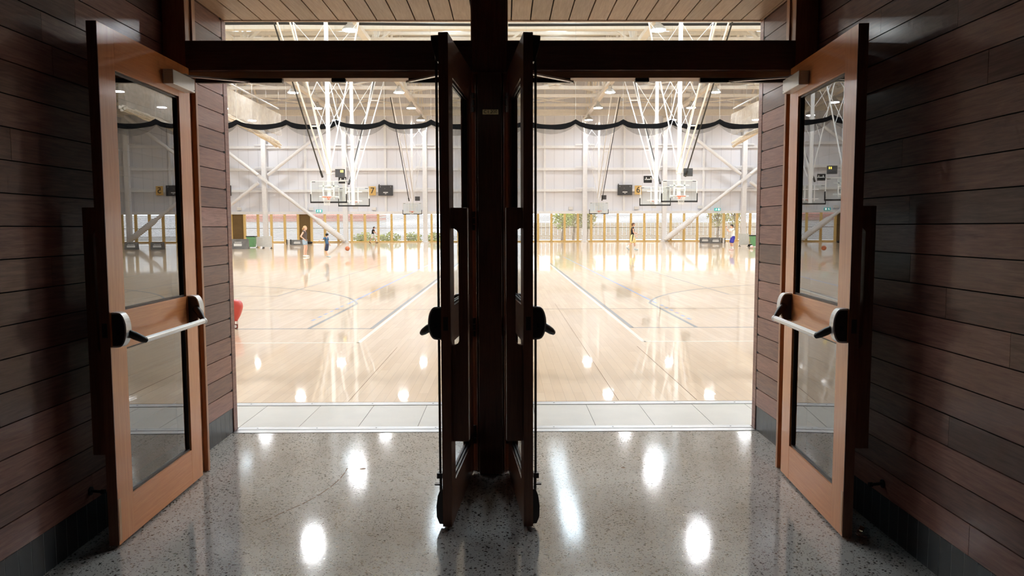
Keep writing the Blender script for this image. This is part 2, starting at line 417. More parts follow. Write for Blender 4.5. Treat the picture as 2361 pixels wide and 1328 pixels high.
def tag(o, label, cat, group=None, kind=None):
    o['label'] = label; o['category'] = cat
    if group: o['group'] = group
    if kind: o['kind'] = kind
    return o
def thing(name, label, cat, loc=(0, 0, 0), rz=0, group=None, kind=None):
    o = bpy.data.objects.new(name, None); COL.objects.link(o); o.empty_display_size = 0.1
    o.location = loc; o.rotation_euler.z = rz
    return tag(o, label, cat, group, kind)
def text(name, body, size, mat, parent, loc, rot, depth=0.002):
    cu = bpy.data.curves.new(name, 'FONT'); cu.body = body; cu.size = size; cu.extrude = depth; cu.align_x = 'CENTER'; cu.align_y = 'CENTER'
    cu.materials.append(MAT[mat])
    tmp = bpy.data.objects.new(name, cu); COL.objects.link(tmp); bpy.context.view_layer.update()
    me = bpy.data.meshes.new_from_object(tmp.evaluated_get(bpy.context.evaluated_depsgraph_get()))
    bpy.data.objects.remove(tmp)
    o = bpy.data.objects.new(name, me); COL.objects.link(o); o.parent = parent; o.location = loc; o.rotation_euler = rot
    return o
def clone(root, loc, label=None, group=None):
    r = root.copy(); COL.objects.link(r); r.location = loc
    if label: r['label'] = label
    if group: r['group'] = group
    for ch in list(root.children):
        c = ch.copy(); COL.objects.link(c); c.parent = r
        for g in list(ch.children):
            d = g.copy(); COL.objects.link(d); d.parent = c
    return r
def mid(kind): return 'structure'

# ------------------------------------------------------------------ key distances
XL, XR = -1.94, 1.79            # lobby side walls
YF0, YF1 = 4.42, 4.57           # door frame
YE = 5.42                       # end of the lobby passage
ZS = 2.88                       # passage soffit
YW = 78.0                       # far wall of the hall
ZR = 16.7                       # hall roof lining
HX = 40.0                       # half width of the hall

# ------------------------------------------------------------------ large structure: floors
def struct(o, label, cat): return tag(o, label, cat, kind='structure')
struct(MB().box(XL-0.15, XR+0.15, -8.0, 5.32, -0.12, 0).build('floor_lobby', 'concrete'), 'polished grey concrete floor with dark pebble specks in the lobby', 'floor')
m = MB(); m.box(XL, XR, 5.32, 5.392, -0.12, 0.003); m.box(XL, XR, 5.40, 5.47, -0.12, 0.004)
m.cur = 1; m.box(XL, XR, 5.392, 5.40, -0.12, -0.004)
m.cur = 2
for k in range(9): m.lathe([(0.006, 0), (0.006, 0.0015)], (-1.8+0.43*k, 5.435, 0.0035), 8)
struct(m.build('trim_1', ['alu', 'void', 'bronze']), 'silver metal threshold strip between concrete and pale tiles', 'threshold strip')
m = MB(); m.box(-14, 14, 5.47, 6.15, -0.12, -0.002)
m.cur = 1
for k in range(-31, 33):
    x0 = -1.95+0.435*k
    m.box(x0+0.002, x0+0.433, 5.473, 6.147, -0.01, 0.0)
struct(m.build('floor_tiles', ['grout', 'tile']), 'row of pale tiles between the lobby and the court', 'floor')
m = MB(); m.box(-14, 14, 6.15, 6.245, -0.12, 0.004)
m.cur = 1; m.box(-14, 14, 6.245, 6.27, -0.12, -0.003)
m.cur = 2
for k in range(14): m.lathe([(0.007, 0), (0.007, 0.0015)], (-3.1+0.5*k, 6.2, 0.0035), 8)
struct(m.build('trim_2', ['alu', 'void', 'bronze']), 'silver metal strip where the tiles meet the timber court', 'threshold strip')
struct(MB().box(-HX, HX, 6.27, YW, -0.12, 0).build('floor_court', 'court'), 'glossy pale timber floor of the sports hall', 'floor')
m = MB()
m.box(-HX, -14, YE, 6.27, -0.12, 0); m.box(14, HX, YE, 6.27, -0.12, 0)
struct(m.build('floor_edge', 'tile'), 'pale floor along the near wall of the hall', 'floor')

# a long scratch and small chips in the lobby concrete
m = MB()
sc = [atf(*p) for p in ((605, 1203), (632, 1191), (660, 1178), (697, 1162), (733, 1143), (762, 1123), (785, 1103), (797, 1087), (801, 1078))]
for a, b in zip(sc[:-1], sc[1:]): m.bar((a.x, a.y, 0.0), tuple(a.lerp(b, 0.85)), 0.006, 0.0008)
for px, py, r_ in ((1437, 1078, 0.014), (836, 1081, 0.02), (1455, 1001, 0.009), (640, 1242, 0.006), (1503, 1071, 0.008), (1480, 1067, 0.005)):
    p = atf(px, py); m.lathe([(r_, 0), (r_*0.8, 0.0006)], (p.x, p.y, 0), 7)
struct(m.build('floor_scratch', 'joint'), 'long dark scratch and small chips in the concrete floor', 'floor mark')

# painted court lines, a millimetre thick
def hline(m, x0, x1, y, w=0.05): m.box(x0, x1, y-w/2, y+w/2, -0.01, 0.001)
def vline(m, x, y0, y1, w=0.05): m.box(x-w/2, x+w/2, y0, y1, -0.01, 0.001)
wl, dl, bl, jl = MB(), MB(), MB(), MB()
for sg in (-1, 1):
    cx = -9.37 if sg < 0 else 9.30
    xs = -1.86 if sg < 0 else 1.76
    vline(wl, xs, 9.56, 40.6, 0.055); x2 = cx+(cx-xs); hline(wl, min(xs, x2), max(xs, x2), 9.585, 0.055)
    xd = xs+sg*0.075
    vline(dl, xd, 10.92, 39.5, 0.06); x2 = cx+(cx-xd); hline(dl, min(xd, x2), max(xd, x2), 10.94, 0.05); vline(dl, x2, 10.92, 39.5, 0.05)
    r3 = 6.68; x3 = cx-sg*6.52; a0 = math.acos(6.52/r3); yc = 13.1
    vline(dl, x3, 10.94, yc+r3*math.sin(a0), 0.055); vline(dl, 2*cx-x3, 10.94, yc+r3*math.sin(a0), 0.055)
    N = 44; vs, fs = [], []
    for k in range(N+1):
        a = a0+(PI-2*a0)*k/N
        for rr in (r3-0.025, r3+0.025):
            vs += [(cx+rr*math.cos(a), yc+rr*math.sin(a), -0.01), (cx+rr*math.cos(a), yc+rr*math.sin(a), 0.0012)]
    for k in range(N):
        b = 4*k; fs += [(b+1, b+3, b+7, b+5), (b, b+1, b+5, b+4), (b+2, b+6, b+7, b+3), (b, b+4, b+6, b+2)]
    dl.add(vs, fs)
    xb = -3.02 if sg < 0 else 2.90
    vline(bl, xb, 14.5, 38.0, 0.05)
    for k in range(6): vline(bl, xb+0.02*sg, 11.9+0.42*k, 12.1+0.42*k, 0.05)
    xq = -4.89 if sg < 0 else 4.83
    vline(dl, xq, 16.3, 38.0, 0.035); hline(dl, min(xq, 2*cx-xq), max(xq, 2*cx-xq), 16.3, 0.03)
hline(dl, -20, 20, 13.53, 0.022)
for x in (0.95, 1.61, -1.32, -0.35, -3.3): vline(jl, x, 6.3, 14.5 if x == 0.95 else 9.2, 0.004)
struct(wl.build('floor_markings_white', 'line_white'), 'broad white boundary lines painted on the court floor', 'court lines')
struct(dl.build('floor_markings_dark', 'line_dark'), 'dark grey boundary and arc lines on the court floor', 'court lines')
struct(bl.build('floor_markings_blue', 'line_blue'), 'blue line with dashes painted on the court floor', 'court lines')
struct(jl.build('floor_joints', 'joint'), 'thin dark joints between strips of the court floor', 'floor joints')

# ------------------------------------------------------------------ lobby walls, boards with real gaps
def plank_wall(name, X, side, label):
    m = MB()
    t = 0.011
    xin, xback = X, X-side*t                     # side=+1: the face looks to +X
    z = 0.178; k = 0
    while z < 3.05:
        z1 = min(z+0.1238, 3.05)
        ys = [-8.0]
        y = -8+random.uniform(0.4, 2.2)
        while y < 4.2:
            ys.append(y); y += random.uniform(1.5, 3.2)
        ys.append(5.345)
        for a, b in zip(ys[:-1], ys[1:]):
            m.cur = 0
            if a < YF0 and b > YF1: segs = [(a, b)]
            else: segs = [(a, b)]
            for p, q in segs: m.box(min(xin, xback), max(xin, xback), p+0.0008, q-0.0008, z, z1)
        # small black box at each joint, standing in for a shaded hole
        m.cur = 1
        m.box(min(xin+side*0.0012, xback), max(xin+side*0.0012, xback), 5.318, 5.345, z1-0.004, z1+0.011)
        z += 0.1285; k += 1
    m.cur = 1
    m.box(min(xback, xback-side*0.02), max(xback, xback-side*0.02), -8.0, YE, 0.0, 3.05)
    m.cur = 2
    m.box(min(xback, xin+side*0.002), max(xback, xin+side*0.002), 5.350, YE, 0.0, ZS)      # end trim
    m.cur = 3
    xo = xback-side*0.02
    m.box(min(xo, xo-side*0.16), max(xo, xo-side*0.16), -8.0, YE-0.001, 0, 3.05)
    o = m.build(name, ['plank', 'void', 'plank', 'greywall'])
    return struct(o, label, 'wall')
plank_wall('wall_left', XL, 1, 'dark stained plank wall on the left side of the doorway')
plank_wall('wall_right', XR, -1, 'dark stained plank wall on the right side of the doorway')
for nm, X, sd, lb in (('baseboard_left', XL, 1, 'charcoal skirting panels under the left plank wall'), ('baseboard_right', XR, -1, 'charcoal skirting panels under the right plank wall')):
    m = MB(); y = -8.0
    while y < 5.34:
        m.cur = 0; e = min(y+0.079, 5.348)
        m.box(min(X-sd*0.02, X-sd*0.004), max(X-sd*0.02, X-sd*0.004), y, e, 0.0, 0.174)
        m.cur = 1; m.box(min(X-sd*0.02, X-sd*0.0045), max(X-sd*0.02, X-sd*0.0045), e, min(e+0.004, 5.349), 0.0, 0.174)
        y += 0.083
    struct(m.build(nm, ['kick', 'kickline']), lb, 'skirting')
struct(MB().box(XL-0.2, XR+0.2, -8.2, -8.0, 0, 3.05).build('wall_back', 'plank'), 'dark back wall of the lobby behind the viewer', 'wall')
struct(MB().box(XL-0.2, XR+0.2, -8.2, YF1-0.02, 3.05, 3.15).build('ceiling_lobby', 'lobbyceil'), 'dark lobby ceiling above the doors', 'ceiling')
# soffit boards of the passage
m = MB(); x = XL+0.004; k = 0
while x < XR-0.01:
    m.cur = 0; m.box(x, min(x+0.124, XR-0.003), YF1, 5.385, ZS, ZS+0.02)
    x += 0.1325
m.cur = 1; m.box(XL, XR, YF1, YE-0.002, ZS+0.02, ZS+0.05)
m.cur = 0; m.box(XL, XR, 5.388, YE-0.001, ZS-0.004, ZS+0.03)
struct(m.build('ceiling_soffit', ['soffit', 'void']), 'pale brown timber board soffit above the passage', 'ceiling')

# ------------------------------------------------------------------ door frame (posts, header, mullion)
MX = -0.087                      # middle of the mullion
fr = thing('doorframe', 'dark timber frame with header and centre post around the two openings', 'door frame', (0, YF0, 0), kind='structure')
def FY(x, y, z): return (x, y-YF0, z)
for sd_, e0, e1, e2 in ((-1, XL+0.003, -1.808, -1.781), (1, XR-0.003, 1.660, 1.634)):
    m = MB(FY); m.box(min(e0, e1), max(e0, e1), YF0, YF1, 0.001, 3.045)
    m.box(min(e1, e2), max(e1, e2), YF0+0.052, YF0+0.080, 0.001, 2.31)
    m.box(min(e1, e1-sd_*0.010), max(e1, e1-sd_*0.010), YF0+0.075, YF1-0.05, 2.52, 3.045)
    m.build('jamb', 'jamb', fr, bevel=0.003)
m = MB(FY)
m.box(MX-0.068, MX+0.068, YF0-0.035, YF1, 0.002, 2.33)
m.box(MX-0.106, MX+0.106, YF0+0.032, YF1, 0.002, 3.045)
m.box(MX-0.098, MX+0.098, YF0-0.02, YF1, 2.33, 3.045)
for sx in (-1, 1): m.box(MX+sx*0.0775-0.004, MX+sx*0.0775+0.004, YF0-0.005, YF0+0.03, 0.01, 2.32)
m.build('mullion', 'frame', fr, bevel=0.002)
m = MB(FY)
m.box(XL+0.125, MX-0.09, YF0, YF1, 2.345, 2.512); m.box(MX+0.09, XR-0.125, YF0, YF1, 2.345, 2.512)
m.build('header', 'frame_h', fr, bevel=0.003)
m = MB(FY)
m.box(XL+0.125, MX-0.09, YF0+0.04, YF1, 2.31, 2.3455); m.box(MX+0.09, XR-0.125, YF0+0.04, YF1, 2.31, 2.3455)
m.build('door_stop', 'stop', fr)
for a, b in ((XL+0.16, MX-0.107), (MX+0.107, XR-0.16)):
    MB(FY).box(a-0.024, b+0.024, 4.508, 4.514, 2.512, 3.045).build('transom_pane', 'clear', fr)
    mk = MB(FY)
    mk.box(a+0.004, a+0.5, YF0+0.045, YF0+0.075, 2.285, 2.31) if a < -1 else mk.box(a+0.004, a+0.36, YF0+0.045, YF0+0.075, 2.285, 2.31)
    mk.box(b-0.36, b-0.004, YF0+0.045, YF0+0.075, 2.285, 2.31) if a < -1 else mk.box(b-0.5, b-0.004, YF0+0.045, YF0+0.075, 2.285, 2.31)
    mk.build('slide_channel', 'bronze', fr, bevel=0.002)
    cx = (a+b)/2+(0.03 if a < -1 else -0.03)
    MB(FY).box(cx-0.04, cx+0.04, YF0+0.042, YF0+0.075, 2.288, 2.31).build('latch_strike', 'black', fr, bevel=0.004)

np_ = thing('number_plate', 'small brass plate reading C1.200 on the dark centre post', 'sign', (MX+0.006, YF0-0.0352, 2.105))
MB().box(-0.046, 0.046, -0.004, 0, -0.0145, 0.0145).build('plate', 'brass', np_, bevel=0.001)
text('lettering', 'C1.200', 0.0265, 'black', np_, (0, -0.0042, 0.0005), (PI/2, 0, 0), 0.0004)

# ------------------------------------------------------------------ doors
def panic_bar(par, P, s_far, rods):
    pb = bpy.data.objects.new('panic_bar', None); COL.objects.link(pb); pb.parent = par; pb.empty_display_size = 0.05
    zc, zh = 0.998, 0.072
    def D(dd, off=0.0):
        pts = [(0.0, zc-zh-off), (0.022, zc-zh-off)]
        for k in range(19):
            a = -0.5*PI+PI*k/18
            pts.append((0.030+(dd-0.030)*math.cos(a)+off*math.cos(a), zc+(zh+off)*0.985*math.sin(a)))
        pts += [(0.022, zc+zh+off), (0.0, zc+zh+off)]
        return pts
    for a, b in ((0.018, 0.062), (s_far-0.055, s_far)):
        MB(P).prism(D(0.058), 'x', a, b).build('housing', 'bronze', pb, bevel=0.002)
        o = D(0.058, 0.007)
        i = D(0.058, 0.0)
        q = MB(P)
        n = len(o)
        for k in range(n-1):
            vs = [(t, *p) for t in (a-0.002, b+0.003) for p in (o[k], o[k+1], i[k+1], i[k])]
            q.add(vs, [(0, 1, 2, 3), (7, 6, 5, 4), (0, 4, 5, 1), (1, 5, 6, 2), (2, 6, 7, 3), (3, 7, 4, 0)])
        q.build('cover', 'silver', pb)
    s0, s1, dt, zt = 0.10, s_far-0.12, 0.108, 0.942
    q = MB(P); q.path([(0.050, 0.050, 0.985), (0.068, 0.075, 0.966), (0.088, 0.100, 0.948), (s0+0.004, dt+0.004, zt-0.004)], [0.016, 0.019, 0.017, 0.012], 10)
    q.build('arm', 'black', pb, smooth=True)
    q = MB(P); q.path([(s_far-0.05, 0.040, 1.005), (s_far-0.08, 0.070, 0.985), (s1, dt, zt+0.004)], [0.020, 0.019, 0.013], 10)
    q.build('arm', 'bronze', pb, smooth=True)
    q = MB(P)
    # fluted push tube
    nn = 20
    vs = [(t, dt+0.0145*math.cos(2*PI*i/nn)*(1 if i % 2 else 0.93), zt+0.0145*math.sin(2*PI*i/nn)*(1 if i % 2 else 0.93)) for t in (s0, s1) for i in range(nn)]
    q.add(vs, [tuple(range(nn))[::-1], tuple(range(nn, 2*nn))]+[(i, (i+1) % nn, nn+(i+1) % nn, nn+i) for i in range(nn)])
    q.build('push_tube', 'silver', pb)
    MB(P).ball((s1+0.004, dt, zt), 0.018, 14).build('end_cap', 'silver', pb, smooth=True)
    MB(P).box(0.0165, 0.0185, 0.018, 0.034, 0.975, 0.999).build('key_cam', 'black', pb)
    return pb

def door(name, label, A, B, g, L, inner):
    ang = math.atan2(B[1]-A[1], B[0]-A[0])
    t = thing(name, label, 'door', (A[0], A[1], 0.0), ang, group=None, kind='structure')
    P = lambda s, d, z: (s, g*d, z)
    T = 0.045
    zb, z1, z2, z3, z4, zt = 0.012, 0.205, 0.90, 1.075, 2.165, 2.345
    sw, sw2 = (0.148, 0.148) if not inner else (0.13, 0.13)
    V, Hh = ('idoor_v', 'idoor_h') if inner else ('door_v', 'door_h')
    for a, b in ((0, sw), (L-sw2, L)):
        MB(P).box(max(a, 0.004), b, -T, 0, zb, zt).build('stile', V, t, bevel=0.0012)
    MB(P).box(0.0, 0.0042, -T, -0.0003, zb, zt).build('edge_shade_strip', 'frame', t)  # thin dark strip standing in for shade on the leaf's front edge
    for a, b in ((zb, z1), (z2, z3), (z4, zt)):
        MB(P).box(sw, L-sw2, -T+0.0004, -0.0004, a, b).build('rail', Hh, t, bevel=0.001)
    for a, b in ((z1, z2), (z3, z4)):
        gp = MB(P).box(sw-0.006, L-sw2+0.006, -0.0250, -0.0190, a-0.006, b+0.006).build('glass_pane', 'iglass' if inner else 'glass', t)
        q = MB(P)
        for d0, d1 in ((-0.034, -0.0255), (-0.0185, -0.010)):
            q.box(sw, sw+0.010, d0, d1, a, b); q.box(L-sw2-0.010, L-sw2, d0, d1, a, b)
            q.box(sw+0.010, L-sw2-0.010, d0, d1, a, a+0.010); q.box(sw+0.010, L-sw2-0.010, d0, d1, b-0.010, b)
        q.build('glazing_bead', 'bronze', t)
    # tall pull fin with a rounded finger slot, on the lobby side
    w = 0.078; zt0, zt1, za, zc_, sl, r = 0.42, 1.545, 0.888, 1.447, 0.034, 0.028
    poly = [(-T, zt1), (-T-w, zt1), (-T-w, zt0), (-T, zt0), (-T, za)]
    for k in range(7): a = PI/2*k/6; poly.append((-T-(sl-r)-r*math.sin(a), za+r-r*math.cos(a)))
    for k in range(7): a = PI/2*k/6; poly.append((-T-(sl-r)-r*math.cos(a), zc_-r+r*math.sin(a)))
    poly.append((-T, zc_))
    MB(P).prism(poly, 'x', 0.045, 0.087).build('pull_fin', 'frame', t, bevel=0.002)  # darkened timber puts the lobby-side shade into the fin's colour
    panic_bar(t, P, L-0.07 if not inner else L-0.08, inner)
    MB(P).box(-0.0015, 0.0, -0.034, -0.011, 0.966, 1.03).build('latch_plate', 'bronze', t)
    if inner:
        rod = MB(P)
        rod.path([(0.036, 0.016, 0.25), (0.036, 0.016, 0.927)], 0.006, 8); rod.path([(0.036, 0.016, 1.07), (0.036, 0.016, 2.25)], 0.006, 8)
        rod.build('latch_rod', 'bronze', t, smooth=True)
        pts = [(0, 2.215), (0.010, 2.215)]+[(0.012+0.024*math.sin(PI/2*k/6), 2.225+0.108*k/6) for k in range(7)]+[(0, 2.335)]
        MB(P).prism(pts, 'x', 0.008, 0.062).build('top_latch', 'bronze', t, bevel=0.002)
        pts = [(0, 0.02), (0.018, 0.02), (0.032, 0.055), (0.033, 0.11), (0.026, 0.16), (0.014, 0.19), (0, 0.19)]
        bl_ = MB(P).prism(pts, 'x', 0.010, 0.062).build('bottom_latch', 'bronze', t, bevel=0.002)
        q = MB(P); q.path([(0.030, 0.013, 0.18), (0.030, 0.013, 0.245)], 0.007, 8); q.box(0.016, 0.05, 0.004, 0.030, 0.243, 0.268); q.box(0.02, 0.045, 0.01, 0.042, 0.208, 0.214)
        q.build('foot_lever', 'bronze', bl_)
        for z in (0.23, 0.87, 1.49, 2.165):
            q = MB(P)
            for k in range(3): q.path([(L+0.012, -T-0.006, z-0.055+0.038*k), (L+0.012, -T-0.006, z-0.055+0.038*k+0.033)], 0.0085, 10)
            q.box(L-0.004, L+0.010, -T-0.002, -T+0.004, z-0.055, z+0.055)
            q.build('hinge', 'chrome' if z > 2 else 'bronze', t, smooth=True)
    else:
        MB(P).box(0.006, 0.028, 0.0001, 0.0012, 0.03, 0.225).build('edge_patch', 'scuff', t)
    # door closer on the hall side
    c0, c1 = (0.645, 0.930) if not inner else (L-0.32, L-0.12)
    dc = MB(P).box(c0, c1, 0.0, 0.055, 2.198, 2.272).build('door_closer', 'silver', t, bevel=0.003)
    q = MB(P)
    for i in range(5):
        for j in range(5): q.box(c0-0.0008, c0+0.0005, 0.009+0.008*i, 0.0132+0.008*i, 2.212+0.011*j, 2.2172+0.011*j)
    q.build('vent_dots', 'white', dc)
    MB(P).box(c1-0.018, c1-0.008, 0.0548, 0.0556, 2.206, 2.212).build('maker_mark', 'dark', dc)
    return t, ang, P
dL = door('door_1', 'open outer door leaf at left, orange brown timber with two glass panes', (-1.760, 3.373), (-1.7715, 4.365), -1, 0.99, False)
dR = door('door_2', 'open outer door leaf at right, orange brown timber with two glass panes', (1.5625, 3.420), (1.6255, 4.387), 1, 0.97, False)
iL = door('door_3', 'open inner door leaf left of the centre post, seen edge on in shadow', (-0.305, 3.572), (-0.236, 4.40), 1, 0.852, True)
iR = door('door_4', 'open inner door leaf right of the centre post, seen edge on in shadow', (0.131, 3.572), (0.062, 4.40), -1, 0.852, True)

def world_of(dr, s, d, z):
    t, ang, P = dr; p = P(s, d, z)
    return Vector((t.location.x+p[0]*math.cos(ang)-p[1]*math.sin(ang), t.location.y+p[0]*math.sin(ang)+p[1]*math.cos(ang), p[2]))
for dr, s, end in ((dL, 0.86, (-1.47, 4.475, 2.292)), (dR, 0.86, (1.30, 4.475, 2.292)), (iL, 0.58, (-0.56, 4.475, 2.292)), (iR, 0.58, (0.39, 4.475, 2.292))):
    t, ang, P = dr
    a = world_of(dr, s, 0.03, 2.279); e = Vector(end)
    inv = Matrix.Rotation(-ang, 4, 'Z')
    la, le = inv@(a-t.location), inv@(e-t.location)
    q = MB(); q.bar(la, le, 0.022, 0.009); q.path([la-Vector((0, 0, 0.008)), la+Vector((0, 0, 0.010))], 0.013, 12); q.path([le-Vector((0, 0, 0.008)), le+Vector((0, 0, 0.005))], 0.010, 12)
    q.build('closer_arm', 'silver', t)

# small ironmongery in the lobby
fc = thing('floor_catch', 'small chrome door catch on the concrete behind the right outer door', 'door catch', atf(1990, 1236), 0.3)
MB().lathe([(0.030, 0.0005), (0.030, 0.006), (0.024, 0.010)], (0, 0, 0), 20).build('base', 'chrome', fc, smooth=True)
q = MB(); q.prism([(-0.026, 0.006), (0.02, 0.006), (0.026, 0.02), (0.016, 0.042), (-0.004, 0.048), (-0.012, 0.032), (-0.026, 0.024)], 'y', -0.016, 0.016)
q.build('hook', 'chrome', fc, bevel=0.003)
def bumper(px, py, X, sd, label):
    d = ray(px, py); p = EYEP+d*(X/d.x)
    t = thing('door_bumper', label, 'door stop', (X-sd*0.0, p.y, p.z))
    q = MB(); q.path([(0, 0, 0), (sd*0.006, 0, 0)], 0.020, 14); q.path([(sd*0.006, 0, 0), (sd*0.055, 0, -0.004)], 0.007, 10)
    q.build('stem', 'black', t, smooth=True)
    q = MB(); q.path([(sd*0.052, 0, -0.004), (sd*0.068, 0, -0.004)], 0.011, 12); q.build('rubber_tip', 'black', t, smooth=True)
bumper(2036, 1115, XR, -1, 'small black door stop on the right plank wall above the skirting')
bumper(208, 1132, XL, 1, 'small black door stop on the left plank wall above the skirting')

# added unseen light panel behind the viewer, brightening the plate and lobby
t = thing('added_light_panel', 'added flat light panel, unseen behind the viewer, reflected in the brass number plate', 'ceiling light', (-0.15, -2.0, 3.05))
MB().box(-0.62, 0.62, -0.24, 0.24, -0.03, 0.0).build('frame', 'white', t, bevel=0.004)
MB().box(-0.59, 0.59, -0.21, 0.21, -0.034, -0.0302).build('diffuser', 'addedlight', t)

# ------------------------------------------------------------------ sports hall shell
struct(MB().box(-HX, HX, YW, YW+0.25, 3.02, ZR).build('wall_far', 'sheet'), 'white ribbed sheet wall at the far end of the hall', 'wall')
struct(MB().box(-HX-0.25, -HX, YE, YW+0.25, 0, ZR).build('wall_hall_left', 'greywall'), 'left side wall of the sports hall', 'wall')
struct(MB().box(HX, HX+0.25, YE, YW+0.25, 0, ZR).build('wall_hall_right', 'greywall'), 'right side wall of the sports hall', 'wall')
m = MB(); m.box(-HX, XL-0.04, YE-0.2, YE, 0, ZR); m.box(XR+0.04, HX, YE-0.2, YE, 0, ZR); m.box(XL-0.04, XR+0.04, YE-0.2, YE, ZS+0.055, ZR)
struct(m.build('wall_near', 'greywall'), 'wall of the hall around the doorway passage', 'wall')

# roof lining with openings for the skylights
SKX = [8.08*k+4.04 for k in range(-5, 5)]
def sky_segs(x):                     # (y0, y1, half width) of the daylight panels over one bay
    segs = [(17, 37, 1.3)]  # wide near panels added out of view to brighten lobby and near court
    if abs(x) < 5: segs.append((43, 55, 0.5))
    if abs(x) < 21: segs += [(57.3, 59.0, 0.6), (59.8, 61.8, 0.6)]
    return segs
m = MB()
xs = [-HX]+[x+d for x in SKX for d in (-1.3, 1.3)]+[HX]
for i in range(0, len(xs), 2): m.box(xs[i], xs[i+1], YE, YW, ZR, ZR+0.2)
for x in SKX:
    y = YE
    for a, b, w in sky_segs(x):
        m.box(x-1.3, x+1.3, y, a, ZR, ZR+0.2)
        if w < 1.3: m.box(x-1.3, x-w, a, b, ZR, ZR+0.2); m.box(x+w, x+1.3, a, b, ZR, ZR+0.2)
        y = b
    m.box(x-1.3, x+1.3, y, YW, ZR, ZR+0.2)
struct(m.build('ceiling_hall', 'roof'), 'cream roof lining high over the courts', 'ceiling')
k = 1
for x in SKX:
    m = MB()
    for a, b, w in sky_segs(x): m.box(x-w, x+w, a, b, ZR+0.08, ZR+0.1)
    struct(m.build('window_roof_%d' % k, 'skylight'), 'daylight skylight panels in the hall roof, unseen near ones added to brighten the lobby', 'skylight'); k += 1

# roof trusses along the hall, purlins and ties across it
TRX = [8.08*k for k in range(-4, 5)]
def truss(x, label):
    t = thing('roof_truss', label, 'roof truss', (x, YW-0.6, 12.3), kind='structure')
    Y0, Y1 = 8.0, YW-0.2
    f = lambda a, b, c: (a, b-(YW-0.6), c-12.3)
    m = MB(f); m.box(-0.19, 0.19, Y0, Y1, 12.35, 12.62); m.build('bottom_chord', 'cream', t)
    m = MB(f); m.box(-0.17, 0.17, Y0, Y1, 16.05, 16.35); m.build('top_chord', 'cream', t)
    m = MB(f); y = Y0+1; u = 0
    while y+3.6 < Y1:
        m.bar((0, y, 12.62), (0, y, 16.05), 0.16); m.bar((0, y, 12.62) if u else (0, y, 16.05), (0, y+3.6, 16.05) if u else (0, y+3.6, 12.62), 0.14); y += 3.6; u ^= 1
    m.build('web', 'cream', t)
nm_t = {-4: 'far left', -3: 'third left', -2: 'second left', -1: 'first left', 0: 'middle', 1: 'first right', 2: 'second right', 3: 'third right', 4: 'far right'}
for k, x in zip(range(-4, 5), TRX):
    truss(x, 'cream steel roof truss running the length of the hall, %s of the row' % nm_t[k])
m = MB(); y = 9.0
while y < YW:
    m.box(-HX, HX, y-0.06, y+0.06, 16.36, 16.66); y += 1.9
struct(m.build('trim_3', 'cream'), 'cream purlins across the hall under the roof lining', 'purlins')
m = MB()
for y in (59.0, 62.9, 66.7, 71.6, 75.2): m.box(-HX, HX, y-0.09, y+0.09, 12.66, 12.92)
for y in (44.2, 29.5): m.box(-HX, HX, y-0.22, y+0.22, 12.64, 13.15)
for y in (40.01, 46.09, 75.21): m.box(-HX, HX, y-0.13, y+0.13, 12.345, 12.66)
for y in (52.0, 36.0): m.box(-HX, HX, y-0.07, y+0.07, 14.3, 14.5)
struct(m.build('trim_4', 'cream'), 'cream tie beams across the hall above the bottom chords', 'tie beams')
m = MB()
for i in range(len(TRX)-1):           # flat X bracing between trusses
    for y in (59.0, 66.7): m.bar((TRX[i], y, 13.0), (TRX[i+1], y+7.0, 13.0), 0.1); m.bar((TRX[i+1], y, 13.0), (TRX[i], y+7.0, 13.0), 0.1)
    m.bar((TRX[i], 48, 12.7), ((TRX[i]+TRX[i+1])/2, 48, 15.9), 0.12); m.bar((TRX[i+1], 48, 12.7), ((TRX[i]+TRX[i+1])/2, 48, 15.9), 0.12)
struct(m.build('trim_5', 'cream'), 'thin cream bracing rods between the trusses', 'bracing')
struct(MB().box(-30, 30, 60.6, 61.2, 13.25, 13.5).build('trim_6', 'bronze'), 'dark service tray across the hall below the roof', 'cable tray')

# columns and girts on the far wall
for k, x in zip(range(-4, 5), TRX):
    t = thing('column', 'white steel column of the far wall, %s of the row' % nm_t[k], 'column', (x, YW-0.55, 0), kind='structure')
    m = MB(); m.box(-0.22, 0.22, -0.22, 0.22, 0.06, 12.4); m.build('shaft', 'steel', t)
    MB().box(-0.38, 0.38, -0.3, 0.3, 0.0, 0.06).build('base_plate', 'steel', t)
    m = MB()
    for z in (5.23, 7.37, 9.59): m.box(-0.95, 0.95, -0.02, 0.1, z+0.16, z+0.26)
    m.build('girt_cleat', 'steel', t)
m = MB()
for z, h in ((5.23, 0.13), (7.37, 0.13), (9.59, 0.13), (12.95, 0.16)): m.box(-HX, HX, YW-0.30, YW-0.001, z-h, z+h)
for k in range(-5, 5): m.box(8.08*k+4.04-0.11, 8.08*k+4.04+0.11, YW-0.2, YW-0.001, 3.02, ZR)
struct(m.build('trim_7', 'steel'), 'white steel girts and studs on the far wall', 'girts')
struct(MB().box(-HX, HX, YW-0.28, YW+0.1, 2.86, 3.14).build('trim_8', 'steel'), 'white beam over the louvred openings', 'beam')
